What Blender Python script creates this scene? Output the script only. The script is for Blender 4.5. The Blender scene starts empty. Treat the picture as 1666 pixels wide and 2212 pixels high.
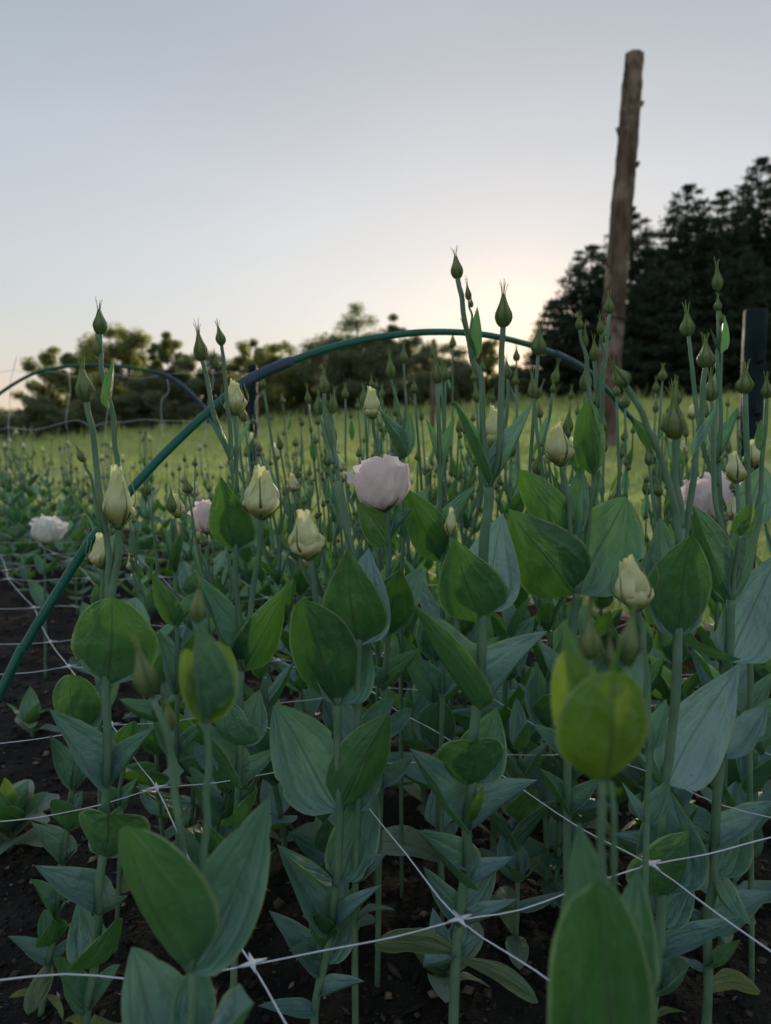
import bpy, math, random
import numpy as np
from mathutils import Vector, Matrix, noise
rnd = random.Random(11)
SC = bpy.context.scene
COL = SC.collection
rad = math.radians

# ------------------------------------------------------------------ camera
CAM_H = 0.58
PITCH = rad(7.5)
FPX = 1536.0                      # focal length in pixels of a 1666 x 2212 frame
cam = bpy.data.cameras.new('camera')
cam.sensor_fit = 'VERTICAL'
cam.sensor_height = 9.8
cam.lens = 9.8 * FPX / 2212
cam.clip_start = 0.02
cam.clip_end = 3000
cam.dof.use_dof = True
cam.dof.focus_distance = 0.67
cam.dof.aperture_fstop = 1.75
cam_o = bpy.data.objects.new('camera', cam)
cam_o.location = (0, 0, CAM_H)
cam_o.rotation_euler = (math.pi / 2 - PITCH, 0, 0)
COL.objects.link(cam_o)
SC.camera = cam_o

# ------------------------------------------------------------------ sky
SUN_AZ, SUN_EL = rad(9.8), rad(5.2)      # azimuth measured from +Y towards +X
world = bpy.data.worlds.new('World')
SC.world = world
world.use_nodes = True
wn = world.node_tree
wn.nodes.clear()
def wnode(t, **k):
    n = wn.nodes.new(t)
    for a, b in k.items():
        setattr(n, a, b)
    return n
w_out = wnode('ShaderNodeOutputWorld')
w_bg = wnode('ShaderNodeBackground')
w_bg.inputs['Strength'].default_value = 0.83
sky = wnode('ShaderNodeTexSky', sky_type='NISHITA', sun_disc=False)
sky.sun_elevation = SUN_EL
sky.sun_rotation = SUN_AZ
sky.air_density = 1.2
sky.dust_density = 4.0
sky.ozone_density = 2.0
w_tc = wnode('ShaderNodeTexCoord')
w_sep = wnode('ShaderNodeSeparateXYZ')
w_ramp = wnode('ShaderNodeValToRGB')
wr = w_ramp.color_ramp
wr.interpolation = 'B_SPLINE'
stops = [(0.0, (.66, .50, .37)), (.06, (.55, .52, .46)), (.14, (.465, .505, .525)), (.29, (.395, .44, .50)),
         (.42, (.305, .355, .41)), (.55, (.265, .315, .38)), (1.0, (.31, .37, .45))]
wr.elements[0].position, wr.elements[0].color = stops[0][0], (*stops[0][1], 1)
wr.elements[1].position, wr.elements[1].color = stops[-1][0], (*stops[-1][1], 1)
for p, c in stops[1:-1]:
    e = wr.elements.new(p)
    e.color = (*c, 1)
w_dot = wnode('ShaderNodeVectorMath', operation='DOT_PRODUCT')
w_dot.inputs[1].default_value = (math.sin(SUN_AZ) * math.cos(SUN_EL), math.cos(SUN_AZ) * math.cos(SUN_EL), math.sin(SUN_EL))
w_max = wnode('ShaderNodeMath', operation='MAXIMUM')
w_max.inputs[1].default_value = 0
def glow(power, color):
    p = wnode('ShaderNodeMath', operation='POWER')
    p.inputs[1].default_value = power
    wn.links.new(w_max.outputs[0], p.inputs[0])
    m = wnode('ShaderNodeVectorMath', operation='SCALE')
    m.inputs[0].default_value = color
    wn.links.new(p.outputs[0], m.inputs['Scale'])
    return m
g1 = glow(300, (.30, .14, .04))
g2 = glow(6, (.13, .10, .075))
w_sky = wnode('ShaderNodeVectorMath', operation='SCALE')
w_sky.inputs['Scale'].default_value = 0.006
wn.links.new(sky.outputs[0], w_sky.inputs[0])
def wadd(a, b):
    n = wnode('ShaderNodeVectorMath', operation='ADD')
    wn.links.new(a, n.inputs[0]); wn.links.new(b, n.inputs[1])
    return n.outputs[0]
wn.links.new(w_tc.outputs['Generated'], w_sep.inputs[0])
wn.links.new(w_sep.outputs['Z'], w_ramp.inputs[0])
wn.links.new(w_tc.outputs['Generated'], w_dot.inputs[0])
wn.links.new(w_dot.outputs['Value'], w_max.inputs[0])
tot = wadd(wadd(wadd(w_ramp.outputs[0], g1.outputs[0]), g2.outputs[0]), w_sky.outputs[0])
w_no = wnode('ShaderNodeTexNoise')                 # faint uneven haze
w_no.inputs['Scale'].default_value = 1.6
w_no.inputs['Detail'].default_value = 4
w_mp = wnode('ShaderNodeMapping')
w_mp.inputs['Scale'].default_value = (1, 1, 3.5)
wn.links.new(w_tc.outputs['Generated'], w_mp.inputs[0])
wn.links.new(w_mp.outputs[0], w_no.inputs['Vector'])
w_mr = wnode('ShaderNodeMapRange')
w_mr.inputs[1].default_value, w_mr.inputs[2].default_value = .25, .75
w_mr.inputs[3].default_value, w_mr.inputs[4].default_value = .955, 1.045
wn.links.new(w_no.outputs[0], w_mr.inputs[0])
w_fin = wnode('ShaderNodeVectorMath', operation='SCALE')
wn.links.new(tot, w_fin.inputs[0])
wn.links.new(w_mr.outputs[0], w_fin.inputs['Scale'])
wn.links.new(w_fin.outputs[0], w_bg.inputs['Color'])
wn.links.new(w_bg.outputs[0], w_out.inputs[0])

# ------------------------------------------------------------------ sun (low, hazy, behind the trees)
sun = bpy.data.lights.new('sun', 'SUN')
sun.energy = 4.5
sun.angle = rad(12)
sun.color = (1.0, .84, .62)
sun_o = bpy.data.objects.new('sun', sun)
sun_o.rotation_euler = Vector((-math.sin(SUN_AZ) * math.cos(SUN_EL), -math.cos(SUN_AZ) * math.cos(SUN_EL), -math.sin(SUN_EL))).to_track_quat('-Z', 'Y').to_euler()
COL.objects.link(sun_o)

SC.view_settings.view_transform = 'Standard'
SC.view_settings.look = 'None'
SC.view_settings.exposure = 0.62
SC.view_settings.gamma = 1.0
SC.view_settings.use_curve_mapping = False
SC.render.engine = 'CYCLES'
SC.cycles.use_denoising = True
SC.cycles.max_bounces = 6
SC.cycles.diffuse_bounces = 3
SC.cycles.transmission_bounces = 6
SC.cycles.caustics_reflective = False
SC.cycles.caustics_refractive = False

# ------------------------------------------------------------------ helpers
FWD = Vector((0, math.cos(PITCH), -math.sin(PITCH)))
UPV = Vector((0, math.sin(PITCH), math.cos(PITCH)))
CAMP = Vector((0, 0, CAM_H))
def ray(u, v):
    return FWD + Vector((1, 0, 0)) * ((u - 833) / FPX) + UPV * (-(v - 1106) / FPX)
def W(u, v, Y):
    """the point seen at frame position u, v that lies Y metres ahead"""
    d = ray(u, v)
    return CAMP + d * (Y / d.y)
def on_z(u, v, z):
    d = ray(u, v)
    return CAMP + d * ((z - CAM_H) / d.z)
def tag(o, label=None, cat=None, group=None, kind=None):
    for k, val in (('label', label), ('category', cat), ('group', group), ('kind', kind)):
        if val:
            o[k] = val
    return o
def empty(name, loc=(0, 0, 0)):
    o = bpy.data.objects.new(name, None)
    o.location = loc
    o.empty_display_size = .05
    COL.objects.link(o)
    return o
def link(name, me, parent=None, M=None):
    o = bpy.data.objects.new(name, me)
    if M is not None:
        o.matrix_basis = M
    if parent is not None:
        o.parent = parent
    COL.objects.link(o)
    return o
def mesh(name, verts, faces, mats, uvs=None, smooth=True, midx=None):
    me = bpy.data.meshes.new(name)
    me.from_pydata([tuple(v) for v in verts], [], faces)
    for m in (mats if isinstance(mats, (list, tuple)) else [mats]):
        me.materials.append(m)
    if uvs is not None:
        lay = me.uv_layers.new(name='UVMap')
        idx = np.zeros(len(me.loops), dtype=np.int32)
        me.loops.foreach_get('vertex_index', idx)
        lay.data.foreach_set('uv', np.asarray(uvs, dtype=np.float32)[idx].ravel())
    if smooth:
        me.polygons.foreach_set('use_smooth', [True] * len(me.polygons))
    if midx is not None:
        me.polygons.foreach_set('material_index', midx)
    me.update()
    return me
def tri_mesh(name, verts, tris, mat):
    """fast path for large triangle sets (numpy arrays)"""
    me = bpy.data.meshes.new(name)
    n, f = len(verts), len(tris)
    me.vertices.add(n); me.loops.add(f * 3); me.polygons.add(f)
    me.vertices.foreach_set('co', np.asarray(verts, dtype=np.float32).ravel())
    me.loops.foreach_set('vertex_index', np.asarray(tris, dtype=np.int32).ravel())
    me.polygons.foreach_set('loop_start', np.arange(0, f * 3, 3, dtype=np.int32))
    me.polygons.foreach_set('loop_total', np.full(f, 3, dtype=np.int32))
    me.materials.append(mat)
    me.update(calc_edges=True)
    me.validate()
    return me
def catmull(pts, n=5):
    pts = [Vector(p) for p in pts]
    if len(pts) < 3:
        a, b = pts[0], pts[-1]
        return [a.lerp(b, i / n) for i in range(n + 1)]
    P = [pts[0] * 2 - pts[1]] + pts + [pts[-1] * 2 - pts[-2]]
    out = []
    for i in range(1, len(P) - 2):
        a, b, c, d = P[i - 1], P[i], P[i + 1], P[i + 2]
        for k in range(n):
            t = k / n
            out.append(.5 * ((2 * b) + (c - a) * t + (2 * a - 5 * b + 4 * c - d) * t * t + (3 * b - a - 3 * c + d) * t ** 3))
    out.append(pts[-1])
    return out
def tube(pts, radii, sides=8, caps=True, flat=1.0, V=None, F=None):
    V = [] if V is None else V
    F = [] if F is None else F
    n = len(pts)
    base = len(V)
    ref = None
    for i, p in enumerate(pts):
        t = (pts[min(i + 1, n - 1)] - pts[max(i - 1, 0)])
        if t.length < 1e-9:
            t = Vector((0, 0, 1))
        t.normalize()
        if ref is None:
            ref = Vector((1, 0, 0)) if abs(t.x) < .8 else Vector((0, 1, 0))
        a = (ref - t * ref.dot(t)).normalized()
        ref = a
        b = t.cross(a)
        r = radii[i] if not isinstance(radii, (int, float)) else radii
        for k in range(sides):
            an = 2 * math.pi * k / sides
            V.append(p + a * (r * math.cos(an)) + b * (r * flat * math.sin(an)))
    for i in range(n - 1):
        for k in range(sides):
            k2 = (k + 1) % sides
            F.append((base + i * sides + k, base + i * sides + k2, base + (i + 1) * sides + k2, base + (i + 1) * sides + k))
    if caps:
        F.append(tuple(base + k for k in range(sides))[::-1])
        F.append(tuple(base + (n - 1) * sides + k for k in range(sides)))
    return V, F
def sstep(a, b, x):
    t = min(1, max(0, (x - a) / (b - a)))
    return t * t * (3 - 2 * t)

# ------------------------------------------------------------------ materials
class NT:
    def __init__(s, name):
        s.m = bpy.data.materials.new(name)
        s.m.use_nodes = True
        s.t = s.m.node_tree
        s.t.nodes.clear()
        s.out = s.n('ShaderNodeOutputMaterial')
    def n(s, t, **k):
        x = s.t.nodes.new(t)
        for a, b in k.items():
            setattr(x, a, b)
        return x
    def l(s, a, b):
        s.t.links.new(a, b)
    def put(s, sock, val):
        if isinstance(val, bpy.types.NodeSocket):
            s.l(val, sock)
        elif isinstance(val, tuple) and len(val) == 3 and sock.type == 'RGBA':
            sock.default_value = (*val, 1)
        else:
            sock.default_value = val
    def math(s, op, a, b=0.0, c=None):
        x = s.n('ShaderNodeMath', operation=op)
        s.put(x.inputs[0], a); s.put(x.inputs[1], b)
        if c is not None:
            s.put(x.inputs[2], c)
        return x.outputs[0]
    def mix(s, f, a, b):
        x = s.n('ShaderNodeMix', data_type='RGBA')
        s.put(x.inputs[0], f); s.put(x.inputs[6], a); s.put(x.inputs[7], b)
        return x.outputs[2]
    def ss(s, x, a, b, lo=0.0, hi=1.0):
        r = s.n('ShaderNodeMapRange', interpolation_type='SMOOTHSTEP')
        s.put(r.inputs[0], x)
        r.inputs[1].default_value, r.inputs[2].default_value = a, b
        r.inputs[3].default_value, r.inputs[4].default_value = lo, hi
        return r.outputs[0]
    def noise(s, scale, detail=3, vec=None, w=None, rough=.5):
        x = s.n('ShaderNodeTexNoise', noise_dimensions='4D' if w is not None else '3D')
        x.inputs['Scale'].default_value = scale
        x.inputs['Detail'].default_value = detail
        x.inputs['Roughness'].default_value = rough
        if vec is not None:
            s.l(vec, x.inputs['Vector'])
        if w is not None:
            s.l(w, x.inputs['W'])
        return x.outputs[0]
    def bsdf(s, color, rough=.6, spec=.4, normal=None, metal=0.0):
        p = s.n('ShaderNodeBsdfPrincipled')
        s.put(p.inputs['Base Color'], color)
        s.put(p.inputs['Roughness'], rough)
        s.put(p.inputs['Specular IOR Level'], spec)
        s.put(p.inputs['Metallic'], metal)
        if normal is not None:
            s.l(normal, p.inputs['Normal'])
        return p.outputs[0]
    def trans(s, color, normal=None):
        p = s.n('ShaderNodeBsdfTranslucent')
        s.put(p.inputs['Color'], color)
        if normal is not None:
            s.l(normal, p.inputs['Normal'])
        return p.outputs[0]
    def mixs(s, f, a, b):
        x = s.n('ShaderNodeMixShader')
        s.put(x.inputs[0], f); s.l(a, x.inputs[1]); s.l(b, x.inputs[2])
        return x.outputs[0]
    def bump(s, h, strength=.3, dist=.01):
        b = s.n('ShaderNodeBump')
        b.inputs['Strength'].default_value = strength
        b.inputs['Distance'].default_value = dist
        s.l(h, b.inputs['Height'])
        return b.outputs[0]
    def done(s, shader):
        s.l(shader, s.out.inputs[0])
        return s.m
    def coord(s, which='Object'):
        return s.n('ShaderNodeTexCoord').outputs[which]
    def rnd(s):
        return s.n('ShaderNodeObjectInfo').outputs['Random']
    def island(s):
        return s.n('ShaderNodeNewGeometry').outputs['Random Per Island']

def leaf_material(name, up_a, up_b, low_a, low_b, tr, trf=.3):
    t = NT(name)
    uv = t.n('ShaderNodeUVMap').outputs[0]
    sep = t.n('ShaderNodeSeparateXYZ'); t.l(uv, sep.inputs[0])
    u, v = sep.outputs[0], sep.outputs[1]
    a = t.math('MULTIPLY', t.math('ABSOLUTE', t.math('SUBTRACT', u, .5)), 2.0)
    r = t.rnd()
    w = t.math('MULTIPLY', r, 40.0)
    nz = t.noise(3.0, 4, uv, w)
    fine = t.noise(26.0, 3, uv, w)
    midrib = t.ss(a, .008, .042, 1, 0)
    # long veins that leave the base and run with the margin, wandering a little
    wob = t.math('MULTIPLY', t.math('SUBTRACT', t.noise(5.0, 2, uv, w), .5), .9)
    vein_ph = t.math('ADD', t.math('MULTIPLY', a, 6.5), t.math('ADD', t.math('MULTIPLY', v, 2.2), wob))
    vein = t.math('POWER', t.math('ABSOLUTE', t.math('SINE', vein_ph)), 10.0)
    margin = t.ss(a, .90, .97)
    k = t.math('ADD', t.math('MULTIPLY', nz, .75), t.math('MULTIPLY', t.math('SUBTRACT', r, .3), .8))
    upc = t.mix(t.ss(k, .2, .8), up_a, up_b)
    loc = t.mix(t.ss(k, .2, .8), low_a, low_b)
    upc = t.mix(t.math('MULTIPLY', midrib, .35), upc, (.17, .25, .17))
    loc = t.mix(t.math('MULTIPLY', midrib, .35), loc, (.11, .18, .10))
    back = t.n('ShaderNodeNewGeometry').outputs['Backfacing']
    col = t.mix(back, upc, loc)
    col = t.mix(t.math('MULTIPLY', vein, .16), col, (.16, .24, .19))
    # small insect marks and dust
    spot = t.ss(t.noise(11.0, 2, uv, w), .68, .74)
    col = t.mix(t.math('MULTIPLY', spot, .6), col, (.045, .060, .028))
    col = t.mix(t.math('MULTIPLY', margin, .75), col, (.30, .40, .22))
    col = t.mix(t.math('MULTIPLY', t.ss(fine, .45, .75), .18), col, (.20, .27, .25))
    hgt = t.math('ADD', t.math('MULTIPLY', midrib, -.6), t.math('ADD', t.math('MULTIPLY', vein, -.13), t.math('ADD', t.math('MULTIPLY', fine, .12), t.math('MULTIPLY', nz, 1.6))))
    nrm = t.bump(hgt, .5, .012)
    sh = t.bsdf(col, t.ss(t.math('ADD', t.math('MULTIPLY', fine, .5), t.math('MULTIPLY', nz, .5)), .3, .7, .30, .50), .55, nrm)
    pb = sh.node
    t.put(pb.inputs['Sheen Weight'], t.mix(back, (.09, .09, .09), (.02, .02, .02)))
    pb.inputs['Sheen Roughness'].default_value = .4
    pb.inputs['Sheen Tint'].default_value = (.80, .92, 1.0, 1)
    trc = t.mix(t.math('MULTIPLY', midrib, .8), t.mix(t.ss(nz, .3, .7), tr, tuple(x * 1.25 for x in tr)), (.06, .10, .02))
    return t.done(t.mixs(trf, sh, t.trans(trc)))
def petal_material(name, base, tip, tr, trf=.35, vtip=(.15, .8), margin=None):
    t = NT(name)
    uv = t.n('ShaderNodeUVMap').outputs[0]
    sep = t.n('ShaderNodeSeparateXYZ'); t.l(uv, sep.inputs[0])
    w = t.math('MULTIPLY', t.rnd(), 30.0)
    mp = t.n('ShaderNodeMapping'); mp.inputs['Scale'].default_value = (22, 2.2, 1); t.l(uv, mp.inputs[0])
    streak = t.noise(1.0, 3, mp.outputs[0], w)
    n2 = t.noise(5.0, 3, uv, w)
    f = t.ss(t.math('ADD', sep.outputs[1], t.math('MULTIPLY', t.math('SUBTRACT', n2, .5), .35)), *vtip)
    col = t.mix(f, base, tip)
    col = t.mix(t.math('MULTIPLY', t.ss(streak, .4, .7), .22), col, tuple(x * .72 for x in tip))
    if margin:
        ed = t.math('MULTIPLY', t.math('ABSOLUTE', t.math('SUBTRACT', sep.outputs[0], .5)), 2.0)
        rim = t.math('MAXIMUM', t.ss(ed, .70, 1.0), t.ss(sep.outputs[1], .82, 1.0))
        col = t.mix(t.math('MULTIPLY', rim, .75), col, margin)
    nrm = t.bump(t.math('ADD', streak, n2), .35, .006)
    sh = t.bsdf(col, .62, .25, nrm)
    return t.done(t.mixs(trf, sh, t.trans(t.mix(f, tuple(x * .7 for x in base), tr))))

M = {}
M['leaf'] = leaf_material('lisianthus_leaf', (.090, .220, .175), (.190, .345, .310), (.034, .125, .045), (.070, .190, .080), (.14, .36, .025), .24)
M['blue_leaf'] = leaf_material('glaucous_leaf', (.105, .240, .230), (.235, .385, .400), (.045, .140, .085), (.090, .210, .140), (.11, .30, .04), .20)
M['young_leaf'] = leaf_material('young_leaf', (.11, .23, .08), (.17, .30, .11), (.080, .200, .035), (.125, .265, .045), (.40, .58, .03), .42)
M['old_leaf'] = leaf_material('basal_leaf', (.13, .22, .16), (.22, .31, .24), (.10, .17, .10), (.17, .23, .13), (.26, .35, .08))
def stem_material():
    t = NT('stem')
    co = t.coord('Object')
    n = t.noise(30, 3, co)
    col = t.mix(t.ss(n, .3, .7), (.095, .190, .115), (.155, .26, .170))
    mp = t.n('ShaderNodeMapping'); mp.inputs['Scale'].default_value = (900, 900, 6); t.l(co, mp.inputs[0])
    nrm = t.bump(t.noise(1, 2, mp.outputs[0]), .25, .002)
    return t.done(t.bsdf(col, .62, .22, nrm))
M['stem'] = stem_material()
M['sepal'] = petal_material('sepal', (.13, .23, .09), (.26, .37, .17), (.46, .58, .17), .38)
M['bud'] = petal_material('closed_bud', (.15, .21, .07), (.27, .33, .15), (.42, .50, .18), .26)
M['pale_petal'] = petal_material('pale_green_petal', (.46, .50, .16), (.86, .87, .56), (.84, .87, .46), .42, (.05, .65))
M['pink_petal'] = petal_material('blush_petal', (.78, .72, .58), (.96, .89, .885), (.96, .83, .82), .50, (.0, .35), (.94, .77, .81))
M['white_petal'] = petal_material('white_petal', (.66, .72, .50), (.92, .93, .91), (.88, .90, .84), .46, (.0, .5))
def soil_material():
    t = NT('soil')
    co = t.coord('Object')
    n1, n2, n3 = t.noise(7, 5, co), t.noise(55, 5, co, rough=.65), t.noise(260, 3, co)
    col = t.mix(t.ss(n1, .3, .7), (.010, .0088, .0082), (.030, .0255, .023))
    col = t.mix(t.math('MULTIPLY', t.ss(n2, .55, .75), .6), col, (.050, .040, .034))
    col = t.mix(t.math('MULTIPLY', t.ss(n3, .66, .74), .5), col, (.09, .075, .06))
    h = t.math('ADD', n2, t.math('MULTIPLY', n3, .4))
    return t.done(t.bsdf(col, .92, .2, t.bump(h, .9, .02)))
M['soil'] = soil_material()
def chip_material():
    t = NT('soil_crumbs')
    r = t.island()
    col = t.mix(t.ss(r, .62, .75), (.020, .0175, .016), (.070, .052, .040))
    col = t.mix(t.ss(r, .93, .97), col, (.24, .18, .13))
    n = t.noise(300, 2, t.coord('Object'))
    return t.done(t.bsdf(col, .9, .2, t.bump(n, .5, .003)))
M['chips'] = chip_material()
def grass_ground():
    t = NT('meadow_ground')
    co = t.coord('Object')
    n1, n2, n3 = t.noise(.35, 4, co), t.noise(3.0, 5, co, rough=.7), t.noise(24, 3, co)
    col = t.mix(t.ss(n1, .35, .65), (.37, .44, .15), (.52, .57, .25))
    col = t.mix(t.math('MULTIPLY', t.ss(n2, .5, .75), .6), col, (.30, .31, .14))
    col = t.mix(t.math('MULTIPLY', t.ss(n3, .45, .7), .5), col, (.09, .125, .04))
    return t.done(t.bsdf(col, .9, .1, t.bump(t.math('ADD', n2, n3), .8, .05)))
M['ground'] = grass_ground()
def grass_blade():
    t = NT('grass_blades')
    r = t.island()
    n1 = t.noise(.5, 3, t.coord('Object'))
    col = t.mix(r, (.34, .43, .14), (.52, .57, .26))
    col = t.mix(t.math('MULTIPLY', t.ss(n1, .45, .65), .5), col, (.22, .22, .07))
    col = t.mix(t.ss(r, .9, .95), col, (.30, .27, .12))
    return t.done(t.mixs(.45, t.bsdf(col, .6, .25), t.trans(t.mix(r, (.52, .64, .18), (.66, .72, .28)))))
M['grass'] = grass_blade()
def wood(name, c1, c2, c3, stretch=(3, 3, 30), rough=.85, axis_scale=1.0):
    t = NT(name)
    co = t.coord('Object')
    mp = t.n('ShaderNodeMapping'); mp.inputs['Scale'].default_value = stretch; t.l(co, mp.inputs[0])
    n1 = t.noise(axis_scale, 5, mp.outputs[0], rough=.6)
    n2 = t.noise(4, 4, co)
    col = t.mix(t.ss(n1, .35, .65), c1, c2)
    col = t.mix(t.math('MULTIPLY', t.ss(n2, .48, .66), .8), col, c3)
    return t.done(t.bsdf(col, rough, .2, t.bump(t.math('ADD', n1, n2), .7, .02)))
M['log'] = wood('weathered_log', (.055, .038, .029), (.155, .108, .084), (.27, .215, .185), (13, 13, 2.2))
M['bark'] = wood('tree_bark', (.035, .028, .022), (.07, .055, .045), (.05, .045, .04), (4, 4, 1))
M['board'] = wood('bed_timber', (.085, .042, .027), (.16, .085, .055), (.13, .085, .065), (2, 60, 60))
M['fence_wood'] = wood('old_post_wood', (.10, .07, .05), (.17, .12, .09), (.2, .16, .13), (20, 20, 2))
def plain(name, col, rough, spec=.5, vary=.25, scale=20, metal=0):
    t = NT(name)
    n = t.noise(scale, 4, t.coord('Object'))
    c = t.mix(t.ss(n, .35, .7), col, tuple(x * (1 - vary) for x in col))
    return t.done(t.bsdf(c, t.ss(n, .2, .8, rough * .8, min(1, rough * 1.25)), spec, t.bump(n, .15, .002), metal))
M['hoop'] = plain('green_plastic', (.004, .125, .085), .4, .4)
M['sleeve'] = plain('slate_sleeve', (.030, .062, .105), .45, .4)
M['post_metal'] = plain('dark_green_metal', (.010, .024, .030), .7, .12)
M['net'] = plain('white_netting', (.62, .66, .72), .5, .5, .1, 60)
M['wire'] = plain('grey_wire', (.35, .35, .36), .5, .5)
def foliage(name, c1, c2, tr, trf=.3, hi=None):
    t = NT(name)
    r = t.island()
    n1 = t.noise(.8, 2, t.coord('Object'))
    col = t.mix(t.ss(t.math('ADD', t.math('MULTIPLY', r, .5), t.math('MULTIPLY', n1, .6)), .25, .85), c1, c2)
    if hi:
        col = t.mix(t.ss(n1, .5, .62), col, hi)
        trc = t.mix(t.ss(n1, .5, .62), tr, tuple(min(.85, x * 1.5) for x in tr))
    else:
        trc = tr
    return t.done(t.mixs(trf, t.bsdf(col, .7, .15), t.trans(trc)))
M['needles'] = foliage('dark_needles', (.022, .036, .024), (.045, .066, .040), (.02, .035, .012), .15)
M['broad_dark'] = foliage('dark_leaves', (.090, .112, .072), (.175, .20, .125), (.30, .34, .16), .46)
M['broad_yellow'] = foliage('yellow_green_leaves', (.09, .115, .05), (.17, .19, .075), (.30, .33, .10), .46, hi=(.30, .29, .10))
M['broad_mid'] = foliage('mid_green_leaves', (.085, .110, .055), (.165, .190, .095), (.32, .35, .12), .48)

# ------------------------------------------------------------------ ground, soil, timber edge
A0 = Vector((.80, 1.47)); ED = Vector((-.783, .622)); EN = Vector((.622, .783))   # far edge of the bed
def edge_s(x, y):
    return (x - A0.x) * EN.x + (y - A0.y) * EN.y
def ground_z(x, y):
    s = sstep(-.5, 9, edge_s(x, y))
    r = max(0.0, min(y, 46.0) - 2)
    z = s * (.0155 * r + .070 * max(-34, min(34, x)) * sstep(0, 10, y) * 1.0)
    if y > 46:
        z -= (y - 46) * .012
    return z - .055 + s * .03
def build_ground():
    ys = [-30, -12, -5, -2, 0] + [.5 * k for k in range(1, 12)]
    y = 5.5
    while y < 900:
        y *= 1.09
        ys.append(y)
    xs = []
    x = .35
    while x < 700:
        xs.append(x); x = x * 1.13 + .18
    xs = [-q for q in xs[::-1]] + [0] + xs
    V = [(x, y, ground_z(x, y) + (.03 * noise.noise(Vector((x * .5, y * .5, 3))) if edge_s(x, y) > .5 else 0)) for y in ys for x in xs]
    n = len(xs)
    F = [(j * n + i, j * n + i + 1, (j + 1) * n + i + 1, (j + 1) * n + i) for j in range(len(ys) - 1) for i in range(n - 1)]
    tag(link('meadow_ground', mesh('meadow_ground', V, F, M['ground'])), 'gently rising mown meadow behind the flower bed', kind='structure')
build_ground()
def soil_z(x, y):
    return .012 * noise.noise(Vector((x * 5, y * 5, 0))) + .010 * noise.noise(Vector((x * 17, y * 17, 4))) + .006 * noise.noise(Vector((x * 48, y * 48, 9)))
def build_soil():
    # a rectangle in the frame of the timber edge: a along it, b away from it towards the camera
    V, F = [], []
    na, nb = 330, 260
    for j in range(nb + 1):
        b = .02 + 2.9 * (j / nb)
        for i in range(na + 1):
            a = -2.2 + 6.2 * (i / na)
            p = A0 + ED * a - EN * b
            V.append((p.x, p.y, soil_z(p.x, p.y)))
    for j in range(nb):
        for i in range(na):
            q = j * (na + 1) + i
            F.append((q, q + na + 1, q + na + 2, q + 1))
    tag(link('bed_soil', mesh('bed_soil', V, F, M['soil'])), 'dark crumbly soil of the flower bed', kind='structure')
build_soil()
def scatter_crumbs():
    r = random.Random(5)
    V, T = [], []
    oc = [(1, 0, 0), (-1, 0, 0), (0, 1, 0), (0, -1, 0), (0, 0, 1), (0, 0, -1)]
    of = [(0, 2, 4), (2, 1, 4), (1, 3, 4), (3, 0, 4), (2, 0, 5), (1, 2, 5), (3, 1, 5), (0, 3, 5)]
    c = 0
    while c < 14000:
        y = .28 + 1.9 * r.random() ** 1.5
        x = (r.random() * 2 - 1) * (.62 * y + .12)
        if edge_s(x, y) > -.05:
            continue
        c += 1
        big = r.random()
        s = .0018 + .0045 * big ** 3
        q0 = r.random()
        if q0 < .02:
            sc = (r.uniform(.010, .024), .0007, .0006)
        elif q0 < .05:
            sc = (r.uniform(.006, .011), r.uniform(.005, .009), r.uniform(.004, .006))
        elif q0 < .17:
            sc = (s * 3.2, s * .8, s * .5)
        else:
            sc = (s * r.uniform(.8, 1.6), s * r.uniform(.7, 1.3), s * r.uniform(.5, 1))
        M3 = Matrix.Rotation(r.uniform(0, 6.28), 3, 'Z') @ Matrix.Rotation(r.uniform(-.5, .5), 3, 'X')
        z = soil_z(x, y) + sc[2] * .4
        b = len(V)
        for q in oc:
            j = r.uniform(.7, 1.2)
            p = M3 @ Vector((q[0] * sc[0] * j, q[1] * sc[1] * j, q[2] * sc[2] * j))
            V.append((x + p.x, y + p.y, z + p.z))
        T += [(b + f[0], b + f[1], b + f[2]) for f in of]
    o = link('soil_crumbs', tri_mesh('soil_crumbs', V, T, M['chips']))
    tag(o, 'loose dark crumbs and wood chips on the soil', 'soil', kind='stuff')
scatter_crumbs()
def bx(V, F, c, ax, ay, az):
    b = len(V)
    for sx, sy, sz in ((-1,-1,-1),(1,-1,-1),(1,1,-1),(-1,1,-1),(-1,-1,1),(1,-1,1),(1,1,1),(-1,1,1)):
        V.append(c + ax * sx + ay * sy + az * sz)
    F += [tuple(b + i for i in f) for f in ((0,3,2,1),(4,5,6,7),(0,1,5,4),(1,2,6,5),(2,3,7,6),(3,0,4,7))]
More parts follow.
